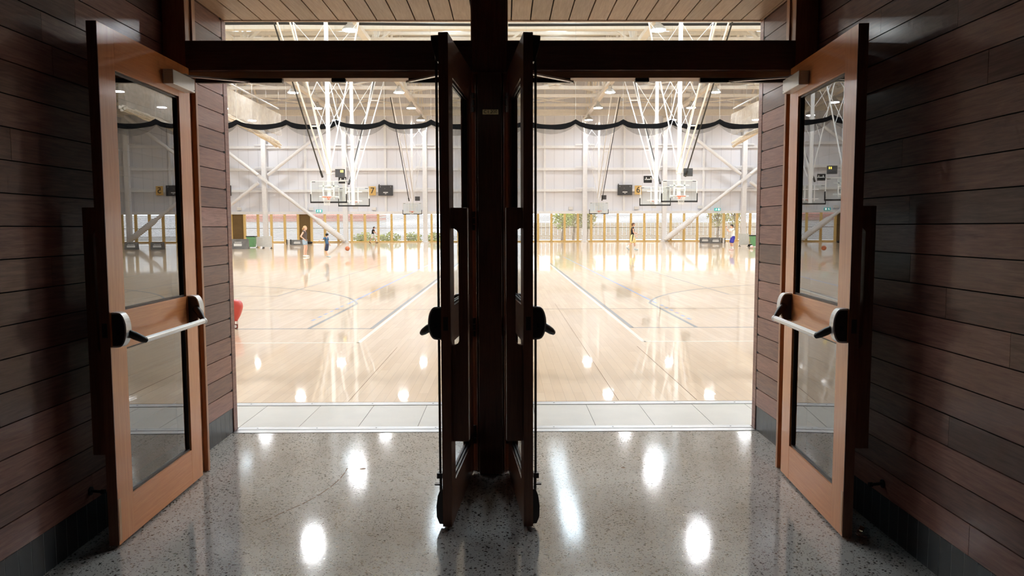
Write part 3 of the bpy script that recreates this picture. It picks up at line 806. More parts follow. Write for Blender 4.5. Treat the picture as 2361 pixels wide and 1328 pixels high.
# big diagonal tubes
for sg, c in ((-1, -24.24), (1, 24.24)):
    for a, b, lb in (((c-sg*8.08, 0.15), (c+sg*8.08, 12.63), 'rising outwards'), ((c+sg*8.08, 0.15), (c-sg*8.08, 12.63), 'rising inwards')):
        t = thing('wall_brace', 'thick white diagonal brace tube on the far wall, %s side, %s' % ('left' if sg < 0 else 'right', lb), 'brace', (a[0], YW-0.95, a[1]), kind='structure')
        yo = 0.0 if lb == 'rising outwards' else 0.0
        dx, dz = b[0]-a[0], b[1]-a[1]
        def pt(u): return (dx*u, yo, dz*u)
        m = MB()
        m.path([pt(0.02), pt(0.47)], 0.17, 14); m.path([pt(0.53), pt(1.0)], 0.17, 14); m.bar(pt(0.44), pt(0.56), 0.08, 0.3) if lb == 'rising outwards' else None
        m.build('tube', 'steel', t, smooth=True)
        m = MB(); m.path([pt(0.0), pt(0.03), pt(0.16), pt(0.18)], [0.14, 0.29, 0.29, 0.18], 14)
        m.build('sleeve', 'steel', t, smooth=True)

# louvred openings, one bay at a time
BAY = 1.357
X0 = 3.363-BAY*30
bay_doors = []
for px in (551, 706): bay_doors.append(at(px, 520, YW).x)
slat_me = brown_me = post_me = None
for k in range(1, 58):
    x = X0+BAY*k
    if x > HX-BAY: break
    if x < -HX+0.2: continue
    isdoor = any(x < bx < x+BAY for bx in bay_doors)
    o = thing('window_%d' % k if not isdoor else 'door_%d' % (k+10), ('louvred daylight opening in the far wall' if not isdoor else 'closed brown slatted door in the far wall'), 'louvre window' if not isdoor else 'door', (x, YW, 0), kind='structure')
    def use(me, name):
        c = bpy.data.objects.new(name, me); COL.objects.link(c); c.parent = o; return c
    if post_me is None:
        m = MB(); m.box(-0.115, 0.115, -0.22, 0.0, 0.0, 2.86); m.box(-0.09, 0.09, -0.24, -0.22, 2.3, 2.7); post_me = m.build('post', 'ochre', o).data
        m = MB()
        for j in range(20):
            z = 0.26+0.127*j
            m.prism([(-0.06, z-0.018), (-0.06, z+0.018), (0.03, z+0.045), (0.03, z+0.012)], 'x', 0.115, BAY-0.115)
        m.box(0.115, BAY-0.115, -0.05, 0.02, 1.40, 1.47)
        slat_me = m.build('louvre_slats', 'slat', o).data
        sill_me = MB().box(0.115, BAY-0.115, -0.15, 0.03, 0.0, 0.14).build('sill_board', 'ochre', o).data
    else:
        use(post_me, 'post')
        if isdoor:
            if brown_me is None:
                m = MB(); m.box(0.115, BAY-0.115, -0.04, 0.02, 0.02, 2.86)
                for j in range(22): m.box(0.13, BAY-0.13, -0.055, -0.04, 0.06+0.126*j, 0.06+0.126*j+0.112)
                brown_me = m.build('door_panel', 'browndoor', o).data
            else: use(brown_me, 'door_panel')
        else: use(slat_me, 'louvre_slats'); use(sill_me, 'sill_board')

# ------------------------------------------------------------------ high bay lamps
lamp0 = thing('high_bay_lamp', 'x', 'lamp', (0, 0, 0), group='high bay lamps under the trusses')
MB().lathe([(0.40, 0.02), (0.41, 0.05), (0.33, 0.17), (0.20, 0.30), (0.14, 0.33), (0.14, 0.50), (0.05, 0.53)], n=28).build('dome', 'lampcase', lamp0, smooth=True)
MB().lathe([(0.375, 0.0), (0.375, 0.019)], n=28).build('diffuser', 'lamp', lamp0)
MB().path([(0, 0, 0.5), (0, 0, 0.80)], 0.03, 8).build('stem', 'lampcase', lamp0)
first = True
rowname = {59.2: 'third', 66.8: 'second', 74.2: 'nearest', 50.4: 'fourth', 40.8: 'fifth', 31.0: 'sixth'}
for k in (-3, -2, -1, 1, 2, 3):
    for y in (74.2, 66.8, 59.2, 50.4, 40.8, 31.0):
        if abs(k) == 3 and y < 55: continue
        loc = (8.08*k, y, 11.75)
        lb = 'round high bay lamp, %s from the far wall under the %s roof truss' % (rowname[y], nm_t[k])
        if rowname[y] == 'nearest': lb = 'round high bay lamp closest to the far wall under the %s roof truss' % nm_t[k]
        if first: lamp0.location = loc; lamp0['label'] = lb; first = False
        else: clone(lamp0, loc, lb)

# ------------------------------------------------------------------ basketball hoops hung from the roof
def hoop(px, Y, f, label, side):
    X = at(px, 450, Y).x
    t = thing('basketball_hoop', label, 'basketball hoop', (X, Y, 0), group='roof hung basketball hoops')
    P = lambda x, y, z: (x, f*y, z)          # +y local: towards the rim
    bz0, bz1, bw = 2.80, 3.90, 0.915
    MB(P).box(-bw+0.03, bw-0.03, -0.012, 0.0, bz0+0.03, bz1-0.03).build('backboard', 'board', t)
    m = MB(P)
    m.box(-bw, -bw+0.035, -0.03, 0.006, bz0, bz1); m.box(bw-0.035, bw, -0.03, 0.006, bz0, bz1)
    m.box(-bw, bw, -0.03, 0.006, bz0, bz0+0.035); m.box(-bw, bw, -0.03, 0.006, bz1-0.035, bz1)
    m.build('board_frame', 'white', t)
    m = MB(P)
    m.box(-0.30, -0.255, 0.0005, 0.003, 3.06, 3.50); m.box(0.255, 0.30, 0.0005, 0.003, 3.06, 3.50); m.box(-0.255, 0.255, 0.0005, 0.003, 3.455, 3.50); m.box(-0.255, 0.255, 0.0005, 0.003, 3.06, 3.095)
    m.build('target_square', 'white', t)
    m = MB(P)
    m.box(-bw-0.035, bw+0.035, -0.045, 0.03, bz0-0.05, bz0+0.035)
    for s in (-1, 1): m.box(min(s*(bw-0.02), s*(bw+0.035)), max(s*(bw-0.02), s*(bw+0.035)), -0.045, 0.03, bz0-0.05, bz0+0.42)
    m.build('edge_padding', 'black', t, bevel=0.012)
    m = MB(P)
    for s in (-1, 1): MB(P).box(s*0.76-0.09, s*0.76+0.09, 0.0065, 0.008, bz1-0.075, bz1-0.045).build('board_label', 'black', t)
    rim = MB(P).ring((0, 0.40, 3.05), 0.228, 0.016, 28, 8).build('rim', 'orange', t, smooth=True)
    m = MB(P); m.box(-0.075, 0.075, 0.004, 0.03, 2.92, 3.08); m.prism([(0.02, 3.065), (0.20, 3.055), (0.20, 3.035), (0.02, 2.94)], 'x', -0.05, 0.05)
    m.build('rim_bracket', 'orange', rim)
    m = MB(P); n = 14
    for i in range(n):
        for dr in (1, -1):
            pts = []
            for j in range(5):
                a = 2*PI*(i+dr*j*0.5)/n; r = (0.222, 0.19, 0.16, 0.14, 0.13)[j]
                pts.append((r*math.cos(a), 0.40+r*math.sin(a), 3.04-0.105*j))
            m.path(pts, 0.005, 4)
    m.build('net', 'netwhite', t)
    # mast and hanging braces
    m = MB(P)
    m.box(-0.09, 0.09, -0.30, -0.12, 2.83 if f > 0 else 3.0, 12.35)
    m.build('mast', 'steel', t)
    m = MB(P)
    for z in (3.05, 3.6): m.box(-0.5, 0.5, -0.13, -0.03, z, z+0.06)
    for s in (-1, 1): m.box(s*0.27-0.03, s*0.27+0.03, -0.12, -0.03, 2.95, 3.85)
    m.box(-0.12, 0.12, -0.32, -0.1, 4.25, 4.75)
    m.build('board_carrier', 'steel', t)
    m = MB(P)
    for s in (-1, 1):
        m.path([(s*0.10, -0.21, 4.6), (s*1.75, -0.21, 12.35)], 0.036, 8)
        for z, z2 in ((6.5, 8.2), (8.2, 10.1), (10.1, 12.0)):
            u, v = (z-4.6)/7.75, (z2-4.6)/7.75
            m.path([(s*(0.1+1.65*u), -0.21, z), (0, -0.21, z2)], 0.017, 6); m.path([(0, -0.21, z), (s*(0.1+1.65*v), -0.21, z2)], 0.017, 6)
    m.build('side_brace', 'steel', t)
    m = MB(P)
    for s in (-1, 1): m.path([(s*0.14, -0.1, 4.35), (s*0.32, 10.6, 12.35)], 0.04, 8)
    for u in (0.25, 0.5, 0.75): m.path([(-0.14-0.18*u, -0.1+10.7*u, 4.35+8*u), (0.14+0.18*u, -0.1+10.7*u, 4.35+8*u)], 0.035, 6)
    m.build('fold_brace', 'steel', t)
    m = MB(P); xx = side*0.42; m.path([(xx*0.7, 0.0, 4.1), (xx*0.72, 0.35, 4.36)], 0.06, 8); m.path([(xx*0.72, 0.3, 4.32), (xx, 10.5, 12.3)], 0.035, 8)
    m.build('actuator_cable', 'black', t)
    return t
hoop(757.5, 39.8, -1, 'near basketball hoop over the left court, orange rim facing the doorway', -1)
hoop(1566.5, 39.8, -1, 'near basketball hoop over the right court, orange rim facing the doorway', 1)
hoop(816, 46.3, 1, 'basketball backboard over the left court seen from behind its mast', -1)
hoop(1510.5, 46.3, 1, 'basketball backboard over the right court seen from behind its mast', 1)
hoop(950, 75.0, -1, 'small distant basketball hoop by the far wall, left of the centre post', -1)
hoop(1381, 75.0, -1, 'small distant basketball hoop by the far wall, right of the centre post', 1)

def shot_clock(x0, y0, x1, y1, Y, front, label, lit=False, armto=0):
    p, q = at(x0, y1, Y), at(x1, y0, Y)
    w, h = q.x-p.x, q.z-p.z
    t = thing('shot_clock', label, 'shot clock', ((p.x+q.x)/2, Y, p.z), group='shot clocks over the hoops')
    MB().box(-w/2, w/2, -0.05, 0.05, 0, h).build('case', 'dark' if front else 'black', t, bevel=0.008)
    if front:
        MB().box(-w/2+0.03, w/2-0.03, -0.054, -0.05, 0.03, h-0.03).build('face', 'dark', t)
        if lit:
            d = MB()
            for cx in (0.03, 0.12):
                d.box(cx+0.0, cx+0.055, -0.058, -0.054, h-0.17, h-0.055)
            d.build('digits', 'led', t)
    else:
        d = MB(); d.box(-w/2+0.06, w/2+0.02, -0.075, -0.05, h*0.42, h*0.42+0.05); d.box(-w*0.25, -w*0.25+0.05, -0.075, -0.05, h*0.42, h*0.8); d.box(w*0.3, w*0.3+0.05, -0.075, -0.05, h*0.42, h*0.8)
        d.build('bracket', 'white', t)
    m = MB(); m.bar((0, 0.03, h*0.5), ((armto-(p.x+q.x)/2)*0.78, 0.06, h*0.5), 0.04); m.build('mount_arm', 'steel', t)
shot_clock(773.5, 390, 795, 408.5, 39.7, True, 'dark square shot clock above the near left hoop with lit digits', True, at(757.5, 400, 39.7).x)
shot_clock(781, 408, 798, 423, 46.6, False, 'black shot clock case seen from behind, below the lit clock over the left court', False, at(816, 400, 46.6).x)
shot_clock(1576, 388, 1597, 406.5, 39.7, True, 'dark square shot clock above the near right hoop, switched off', False, at(1566.5, 400, 39.7).x)
shot_clock(1484, 405.5, 1503, 421.5, 46.6, False, 'black shot clock case seen from behind over the right court', False, at(1510.5, 400, 46.6).x)
shot_clock(957, 453, 968, 463, 75.1, True, 'tiny grey shot clock beside the far left hoop', False, at(950, 460, 75.1).x)
shot_clock(1387, 450, 1398, 460, 75.1, True, 'tiny grey shot clock beside the far right hoop', False, at(1381, 460, 75.1).x)

# scoreboards and court numbers on the far wall
def scoreboard(x, z, label):
    t = thing('scoreboard', label, 'scoreboard', (x, YW-0.32, z), group='wall scoreboards')
    MB().box(-0.74, 0.74, -0.10, 0.02, -0.52, 0.52).build('case', 'dark', t, bevel=0.01)
    m = MB(); m.box(-0.24, 0.24, -0.108, -0.10, -0.25, -0.16); m.box(-0.08, 0.08, -0.108, -0.10, -0.36, -0.31)
    m.build('lettering_strip', 'white', t)
    m = MB()
    for s in (-0.54, 0.50): m.box(s, s+0.04, -0.106, -0.10, 0.30, 0.42)
    m.box(-0.1, -0.05, -0.106, -0.10, 0.16, 0.20); m.build('segment_digits', 'lampcase', t)
    MB().path([(-0.66, -0.02, 0.5), (-0.66, -0.02, 0.63)], 0.045, 8).build('horn', 'black', t)
def court_number(x, z, d, label):
    t = thing('court_number_sign', label, 'sign', (x, YW-0.32, z), group='court number signs')
    MB().box(-0.35, 0.35, -0.06, 0.02, -0.45, 0.45).build('panel', 'ochre_sign', t, bevel=0.01)
    text('numeral', d, 0.86, 'black', t, (0.0, -0.066, 0.0), (PI/2, 0, 0), 0.006)
p = at(890.5, 439.5, YW); scoreboard(p.x, p.z, 'dark grey scoreboard right of the number 7 sign')
p = at(1439.5, 438.5, YW); scoreboard(p.x, p.z, 'dark grey scoreboard left of the number 6 sign')
scoreboard(at(519, 440, YW).x, at(519, 440, YW).z, 'scoreboard half hidden by the plank wall at the left edge of the opening')
scoreboard(27.9, p.z, 'scoreboard on the far wall beside the number 5 sign')
p = at(860, 440.5, YW); court_number(p.x, p.z, '7', 'ochre square sign with number 7 on the far wall')
p = at(1470, 438.5, YW); court_number(p.x, p.z, '6', 'ochre square sign with number 6 on the far wall')
court_number(29.3, p.z, '5', 'ochre square sign with number 5, mirrored in the left door glass')

for px, py, lb in ((736, 486.5, 'green exit sign over the louvres left of the centre post'), (1654, 483, 'green exit sign over the louvres at the right')):
    p = at(px, py, YW-0.3)
    t = thing('exit_sign', lb, 'exit sign', (p.x, YW-0.33, p.z), group='green exit signs')
    MB().box(-0.31, 0.31, -0.04, 0.04, -0.14, 0.14).build('panel', 'teal', t, bevel=0.01)
    m = MB(); m.box(0.05, 0.22, -0.045, -0.04, -0.09, 0.09)
    m.path([(-0.13, -0.043, 0.07), (-0.13, -0.041, 0.07001)], 0.035, 10); m.bar((-0.13, -0.043, 0.04), (-0.16, -0.043, -0.03), 0.006, 0.05); m.bar((-0.16, -0.043, -0.02), (-0.08, -0.043, -0.09), 0.006, 0.03); m.bar((-0.16, -0.043, -0.03), (-0.23, -0.043, -0.08), 0.006, 0.03); m.bar((-0.14, -0.043, 0.03), (-0.05, -0.043, 0.0), 0.006, 0.025)
    m.build('running_figure', 'exitwhite', t)
for k, (px, py, lb) in enumerate(((551, 484, 'leftmost white box light above the louvres, near the plank wall'), (717, 484, 'white box light above the louvres, just left of the left exit sign'), (862, 484, 'white box light above the louvres, under the number 7 sign'), (1316, 483, 'white box light above the louvres, between centre post and far right hoop'), (1468, 482, 'white box light above the louvres, under the number 6 sign'), (1615, 480, 'white box light above the louvres, crossed by the right brace'))):
    p = at(px, py, YW-0.3)
    t = tag(MB().box(-0.22, 0.22, -0.12, 0.14, -0.14, 0.17).build('wall_light_box', 'white', None, bevel=0.02, loc=(p.x, YW-0.18, p.z+0.10)), lb, 'wall light', 'white box lights over the louvres')

# ------------------------------------------------------------------ dividing nets
t = thing('divider_net', 'black divider net drawn up high across the hall, hanging in shallow scallops', 'net', (0, 43, 7.0))
f = lambda x, y, z: (x, y-43, z-7.0)
pk = [-14.9-2.72*k for k in range(6, 0, -1)]+[-14.9, -12.15, -9.35, -6.7, -4.1, -1.4, 1.2, 3.95, 6.6, 9.3, 12.0]+[12.0+2.72*k for k in range(1, 8)]
top, low = [], []
for a, b in zip(pk[:-1], pk[1:]):
    sagv = random.uniform(0.17, 0.25)
    for i in range(10):
        u = i/10
        e = 0.16*math.exp(-u*9)+0.16*math.exp(-(1-u)*9)
        top.append((a+(b-a)*u, 7.52+e-0.22-sagv*4*u*(1-u)*0.6+0.0))
vs, fs = [], []
for i, (x, z) in enumerate(top):
    th = 0.25+0.03*math.sin(i*0.9)
    vs += [(x, 42.9, z), (x, 43.1, z), (x, 43.1, z-th), (x, 42.9, z-th)]
for i in range(len(top)-1):
    b = 4*i; fs += [(b, b+4, b+5, b+1), (b+1, b+5, b+6, b+2), (b+2, b+6, b+7, b+3), (b+3, b+7, b+4, b)]
MB(f).add(vs, fs).build('net_band', 'netblack', t)
vs, fs = [], []
for i, (x, z) in enumerate(top):
    u = (i % 10)/10
    d = 0.12+0.34*4*u*(1-u)*(0.6+0.5*math.sin(i//10*2.1)**2)
    for y in (42.93, 43.07): vs += [(x, y, z-0.18), (x, y, z-0.18-d)]
for i in range(len(top)-1):
    b = 4*i; fs += [(b, b+4, b+5, b+1), (b+2, b+6, b+7, b+3), (b+1, b+5, b+7, b+3)]
MB(f).add(vs, fs).build('loose_netting', 'netgrey', t)
m = MB(f)
for x in pk: m.path([(x, 43, 7.4), (x, 43, 12.75)], 0.008, 5)
m.build('lift_cord', 'lampcase', t)
t = tag(MB().path([(-30, 42.4, 12.45), (-12, 42.4, 12.55), (0, 42.4, 12.45), (14, 42.4, 12.5), (30, 42.4, 12.4)], 0.075, 10).build('hoist_pipe', 'black', None), 'black hoist pipe above the divider net, seen through the glass over the doors', 'pipe')
for sg, lb in ((-1, 'left'), (1, 'right')):
    X = sg*17.1
    t = thing('curtain_net', 'cream gathered curtain net hanging high along the %s court edge' % lb, 'net', (X, 58, 8.0), group='cream curtain nets')
    f = lambda x, y, z: (x, y-58, z-8.0)
    vs, fs = [], []; n = 40
    for i in range(n+1):
        y = 44.6+13.4*i/n
        for j in range(5):
            z = 9.95-1.55*j/4
            vs.append((0.10*math.sin(i*1.7)*j/4+0.05*math.sin(j*1.3+i*0.4), y, z))
        for j in range(5):
            z = 8.40+1.55*j/4
            vs.append((0.30+0.10*math.sin(i*1.3+1)*(4-j)/4, y, z))
    for i in range(n):
        for j in range(10): fs.append((i*10+j, (i+1)*10+j, (i+1)*10+(j+1) % 10, i*10+(j+1) % 10))
    MB(f).add(vs, fs).build('curtain', 'netcream', t)
    m = MB(f)
    for k in range(11):
        a = 2*PI*k/11
        m.path([(0.15+0.15*math.cos(a)*(1+0.3*math.sin(y+k)), y, 8.30-0.62*max(0, (y-45)/13)**1.5+(0.11+0.05*max(0, (y-48)/10))*math.sin(a)+0.05*math.sin(y*1.7+k*2)) for y in (44.6, 45.3, 46, 47.5, 49, 52, 54, 56, 57.3, 57.8+0.3*math.sin(k*5))], [0.06+0.02*math.sin(k*3)]*10, 6)
    m.build('gathered_hem', 'rope', t, smooth=True)
    m = MB(f); m.path([(0.15, 44.6, 10.35), (0.15, 58, 10.35)], 0.06, 8)
    m.build('track_pipe', 'lampcase', t)
    m = MB(f)
    for y in range(46, 59, 3): m.path([(0.15, y, 9.9), (0.15, y, 12.4)], 0.012, 5)
    m.build('hanger_wire', 'lampcase', t)

# ------------------------------------------------------------------ things on the hall floor
p = atf(545.5, 757)
t = thing('balloon_ornament', 'red hot air balloon ornament with a small basket, half hidden by the left wall', 'ornament', (p.x-0.008, p.y, 0))
k_ = p.y/F
prof = [(4, 17), (6, 21), (10, 28), (14, 38), (16.5, 47), (17, 52), (16, 58), (13, 63), (8, 66), (2, 67.5)]
MB().lathe([(r*k_, z*k_) for r, z in prof], (-0.0, 0, 0), 28).build('envelope', 'red', t, smooth=True)
MB().lathe([(4.5*k_, 0.0), (5.0*k_, 9.5*k_), (4.4*k_, 9.5*k_), (4.2*k_, 8*k_)], n=4).build('basket', 'redbasket', t)
m = MB()
for a in (0.8, 2.4, 3.9, 5.5): m.path([(4.4*k_*math.cos(a), 4.4*k_*math.sin(a), 9*k_), (4.6*k_*math.cos(a), 4.6*k_*math.sin(a), 18*k_)], 0.003, 6)
m.build('basket_cord', 'redbasket', t)
m = MB(); m.path([(0, -4.2*k_, 5*k_), (0, -4.9*k_, 5*k_)], 3.4*k_, 18); m.build('round_badge', 'white', t)

def basketball(loc, label):
    t = thing('basketball', label, 'ball', loc)
    MB().ball((0, 0, 0), 0.121, 28).build('skin', 'ball', t, smooth=True)
    m = MB(); m.ring((0, 0, 0), 0.1205, 0.0022, 32, 6, 'x'); m.ring((0, 0, 0), 0.1205, 0.0022, 32, 6, 'z'); m.ring((0, 0.07, 0), 0.098, 0.0022, 28, 6, 'y'); m.ring((0, -0.07, 0), 0.098, 0.0022, 28, 6, 'y')
    m.build('seam', 'black', t)
    return t
b = at(801, 573, 39.4); basketball((b.x, b.y, b.z), 'orange basketball bouncing in the air beside the boy in blue')
p = atf(1733, 573)
t = thing('volleyball', 'small white and red ball lying on the floor at the right', 'ball', (p.x, p.y, 0.115))
MB().ball((0, 0, 0), 0.115, 24).build('skin', 'white', t, smooth=True)
m = MB(); m.ring((0, 0, 0), 0.112, 0.010, 28, 6, 'x'); m.ring((0, 0, 0), 0.112, 0.010, 28, 6, 'z'); m.build('red_band', 'orange', t, smooth=True)

def bin_(x0, x1, yt, yb, label):
    p, q = atf(x0, yb), atf(x1, yb); Y = p.y; h = at(x0, yt, Y).z; w = q.x-p.x
    t = thing('wheelie_bin', label, 'bin', ((p.x+q.x)/2, Y, 0), group='green wheelie bins')
    m = MB(); a, c = w*0.36, w*0.48
    vs = [(-a, -a, 0.05), (a, -a, 0.05), (a, a, 0.05), (-a, a, 0.05), (-c, -c, h*0.90), (c, -c, h*0.90), (c, c, h*0.90), (-c, c, h*0.90)]
    m.add(vs, [(3, 2, 1, 0), (4, 5, 6, 7)]+[(i, (i+1) % 4, 4+(i+1) % 4, 4+i) for i in range(4)]); m.build('body', 'green', t, bevel=0.02)
    m = MB(); m.box(-c*1.12, c*1.12, -c*1.1, c*1.1, h*0.90, h*0.93); m.prism([(-c*1.05, h*0.93), (c*1.05, h*0.93), (c*0.8, h*0.98), (-c*0.8, h*0.98)], 'x', -c*1.08, c*1.08); m.build('lid', 'black', t, bevel=0.01)
    for s in (-1, 1): MB().path([(-a-0.05, s*a*0.9-0.03, 0.1), (-a-0.05, s*a*0.9+0.03, 0.1)], 0.1, 16).build('wheel', 'black', t, smooth=True)
    MB().path([(-c*1.15, -c*0.8, h*0.9), (-c*1.15, c*0.8, h*0.9)], 0.018, 8).build('handle', 'black', t)
bin_(571, 590, 543, 571, 'green wheelie bin with black lid beside the grey banner at left')
bin_(1729, 1746, 541, 569, 'pale green wheelie bin beside the white board at right')

def barrier(x0, x1, yt, yb, label, cat='banner', kind='banner'):
    p, q = atf(x0, yb), atf(x1, yb); Y = (p.y+q.y)/2; h = at((x0+x1)/2, yt, Y).z; w = abs(q.x-p.x)
    t = thing('court_side_banner' if kind == 'banner' else 'portable_board', label, cat, ((p.x+q.x)/2, Y, 0), group='grey court side banners' if kind == 'banner' else 'pale portable boards')
    if kind == 'banner':
        m = MB(); m.prism([(-0.10, 0), (0.16, 0), (0.05, h), (0.0, h)], 'x', -w/2, w/2); m.build('vinyl_cover', 'banner', t, bevel=0.01)
        m = MB()
        nrow = 2 if w > 1.0 else 1
        def face(z): return -0.10+0.10*z/h
        cxs = (-w*0.25, w*0.25) if w > 1.5 else (0,)
        for cx in cxs:
            z0 = h*0.28; ww = min(0.28, w*0.3)
            m.box(cx-ww, cx+ww, face(z0)-0.012, face(z0)+0.05, z0, z0+h*0.26)
            for j in range(5): m.box(cx-ww*0.8+j*ww*0.36, cx-ww*0.8+j*ww*0.36+ww*0.2, face(h*0.64)-0.012, face(h*0.64)+0.05, h*0.60, h*0.72)
        m.build('printed_lettering', 'white', t)
    else:
        m = MB(); m.box(-w/2, w/2, -0.02, 0.02, h*0.12, h); m.build('panel', 'board_grey', t, bevel=0.006)
        for s in (-1, 1):
            m = MB(); m.bar((s*w*0.42, -0.22, 0.02), (s*w*0.42, 0.22, 0.02), 0.04); m.bar((s*w*0.42, 0, 0.02), (s*w*0.42, 0, h*0.3), 0.035); m.build('foot', 'black', t)
    return t
barrier(526, 573, 551, 574, 'grey vinyl banner with white lettering at the left, next to the green bin')
barrier(592, 609, 546, 571, 'pale grey portable board directly right of the green bin', 'board', 'board')
barrier(606, 627, 544, 573, 'pale grey portable board standing before the left column', 'board', 'board')
barrier(673, 698, 553, 565, 'grey vinyl banner behind the girl in denim shorts')
barrier(1613, 1637, 547, 560, 'grey vinyl banner with white lettering, left one of the right pair')
barrier(1637, 1662, 548, 561, 'grey vinyl banner with white lettering beside the striped post')
barrier(1703, 1727, 539, 568, 'white portable board standing in front of the right column', 'board', 'board')
# the same kind of banner on the next court, seen only as a reflection in the left outer door
t0_ = [o for o in bpy.data.objects if o.name.startswith('court_side_banner') and o.parent is None][-1]
for xx, lb in ((19.6, 'grey vinyl banner mirrored in the left door glass, nearer the hinge'), (21.4, 'grey vinyl banner mirrored in the left door glass, nearer the door edge')):
    clone(t0_, (xx, 54.0, 0), lb)
def striped(x0, x1, yt, yb, label):
    p, q = atf(x0, yb), atf(x1, yb); Y = p.y; h = at(x0, yt, Y).z; w = q.x-p.x
    t = thing('striped_post', label, 'post', ((p.x+q.x)/2, Y, 0), group='striped padded posts')
    MB().box(-w*0.28, w*0.28, -0.1, 0.1, 0, h).build('white_pad', 'white', t, bevel=0.01)
    for s in (-1, 1): MB().box(min(s*w*0.28, s*w*0.5), max(s*w*0.28, s*w*0.5), -0.1, 0.1, 0, h).build('black_edge', 'black', t, bevel=0.01)
striped(661, 671.5, 552, 564, 'white post pad with black edges left of the girl')
striped(1663, 1672, 548.5, 560, 'white post pad with black edges left of the shooting player')
p = atf(714, 562); k_ = p.y/F
t = thing('sports_bag', 'black sports bag on the floor right of the girl in denim shorts', 'bag', (p.x, p.y, 0))
MB().cap((-4.2*k_, 0, 2.6*k_), 2.6*k_, (4.2*k_, 0, 2.6*k_), 2.6*k_, 14).build('body', 'black', t, smooth=True)
MB().path([(-2*k_, 0, 5*k_), (-1.2*k_, 0, 6.6*k_), (1.2*k_, 0, 6.6*k_), (2*k_, 0, 5*k_)], 0.02, 6).build('strap', 'black', t)

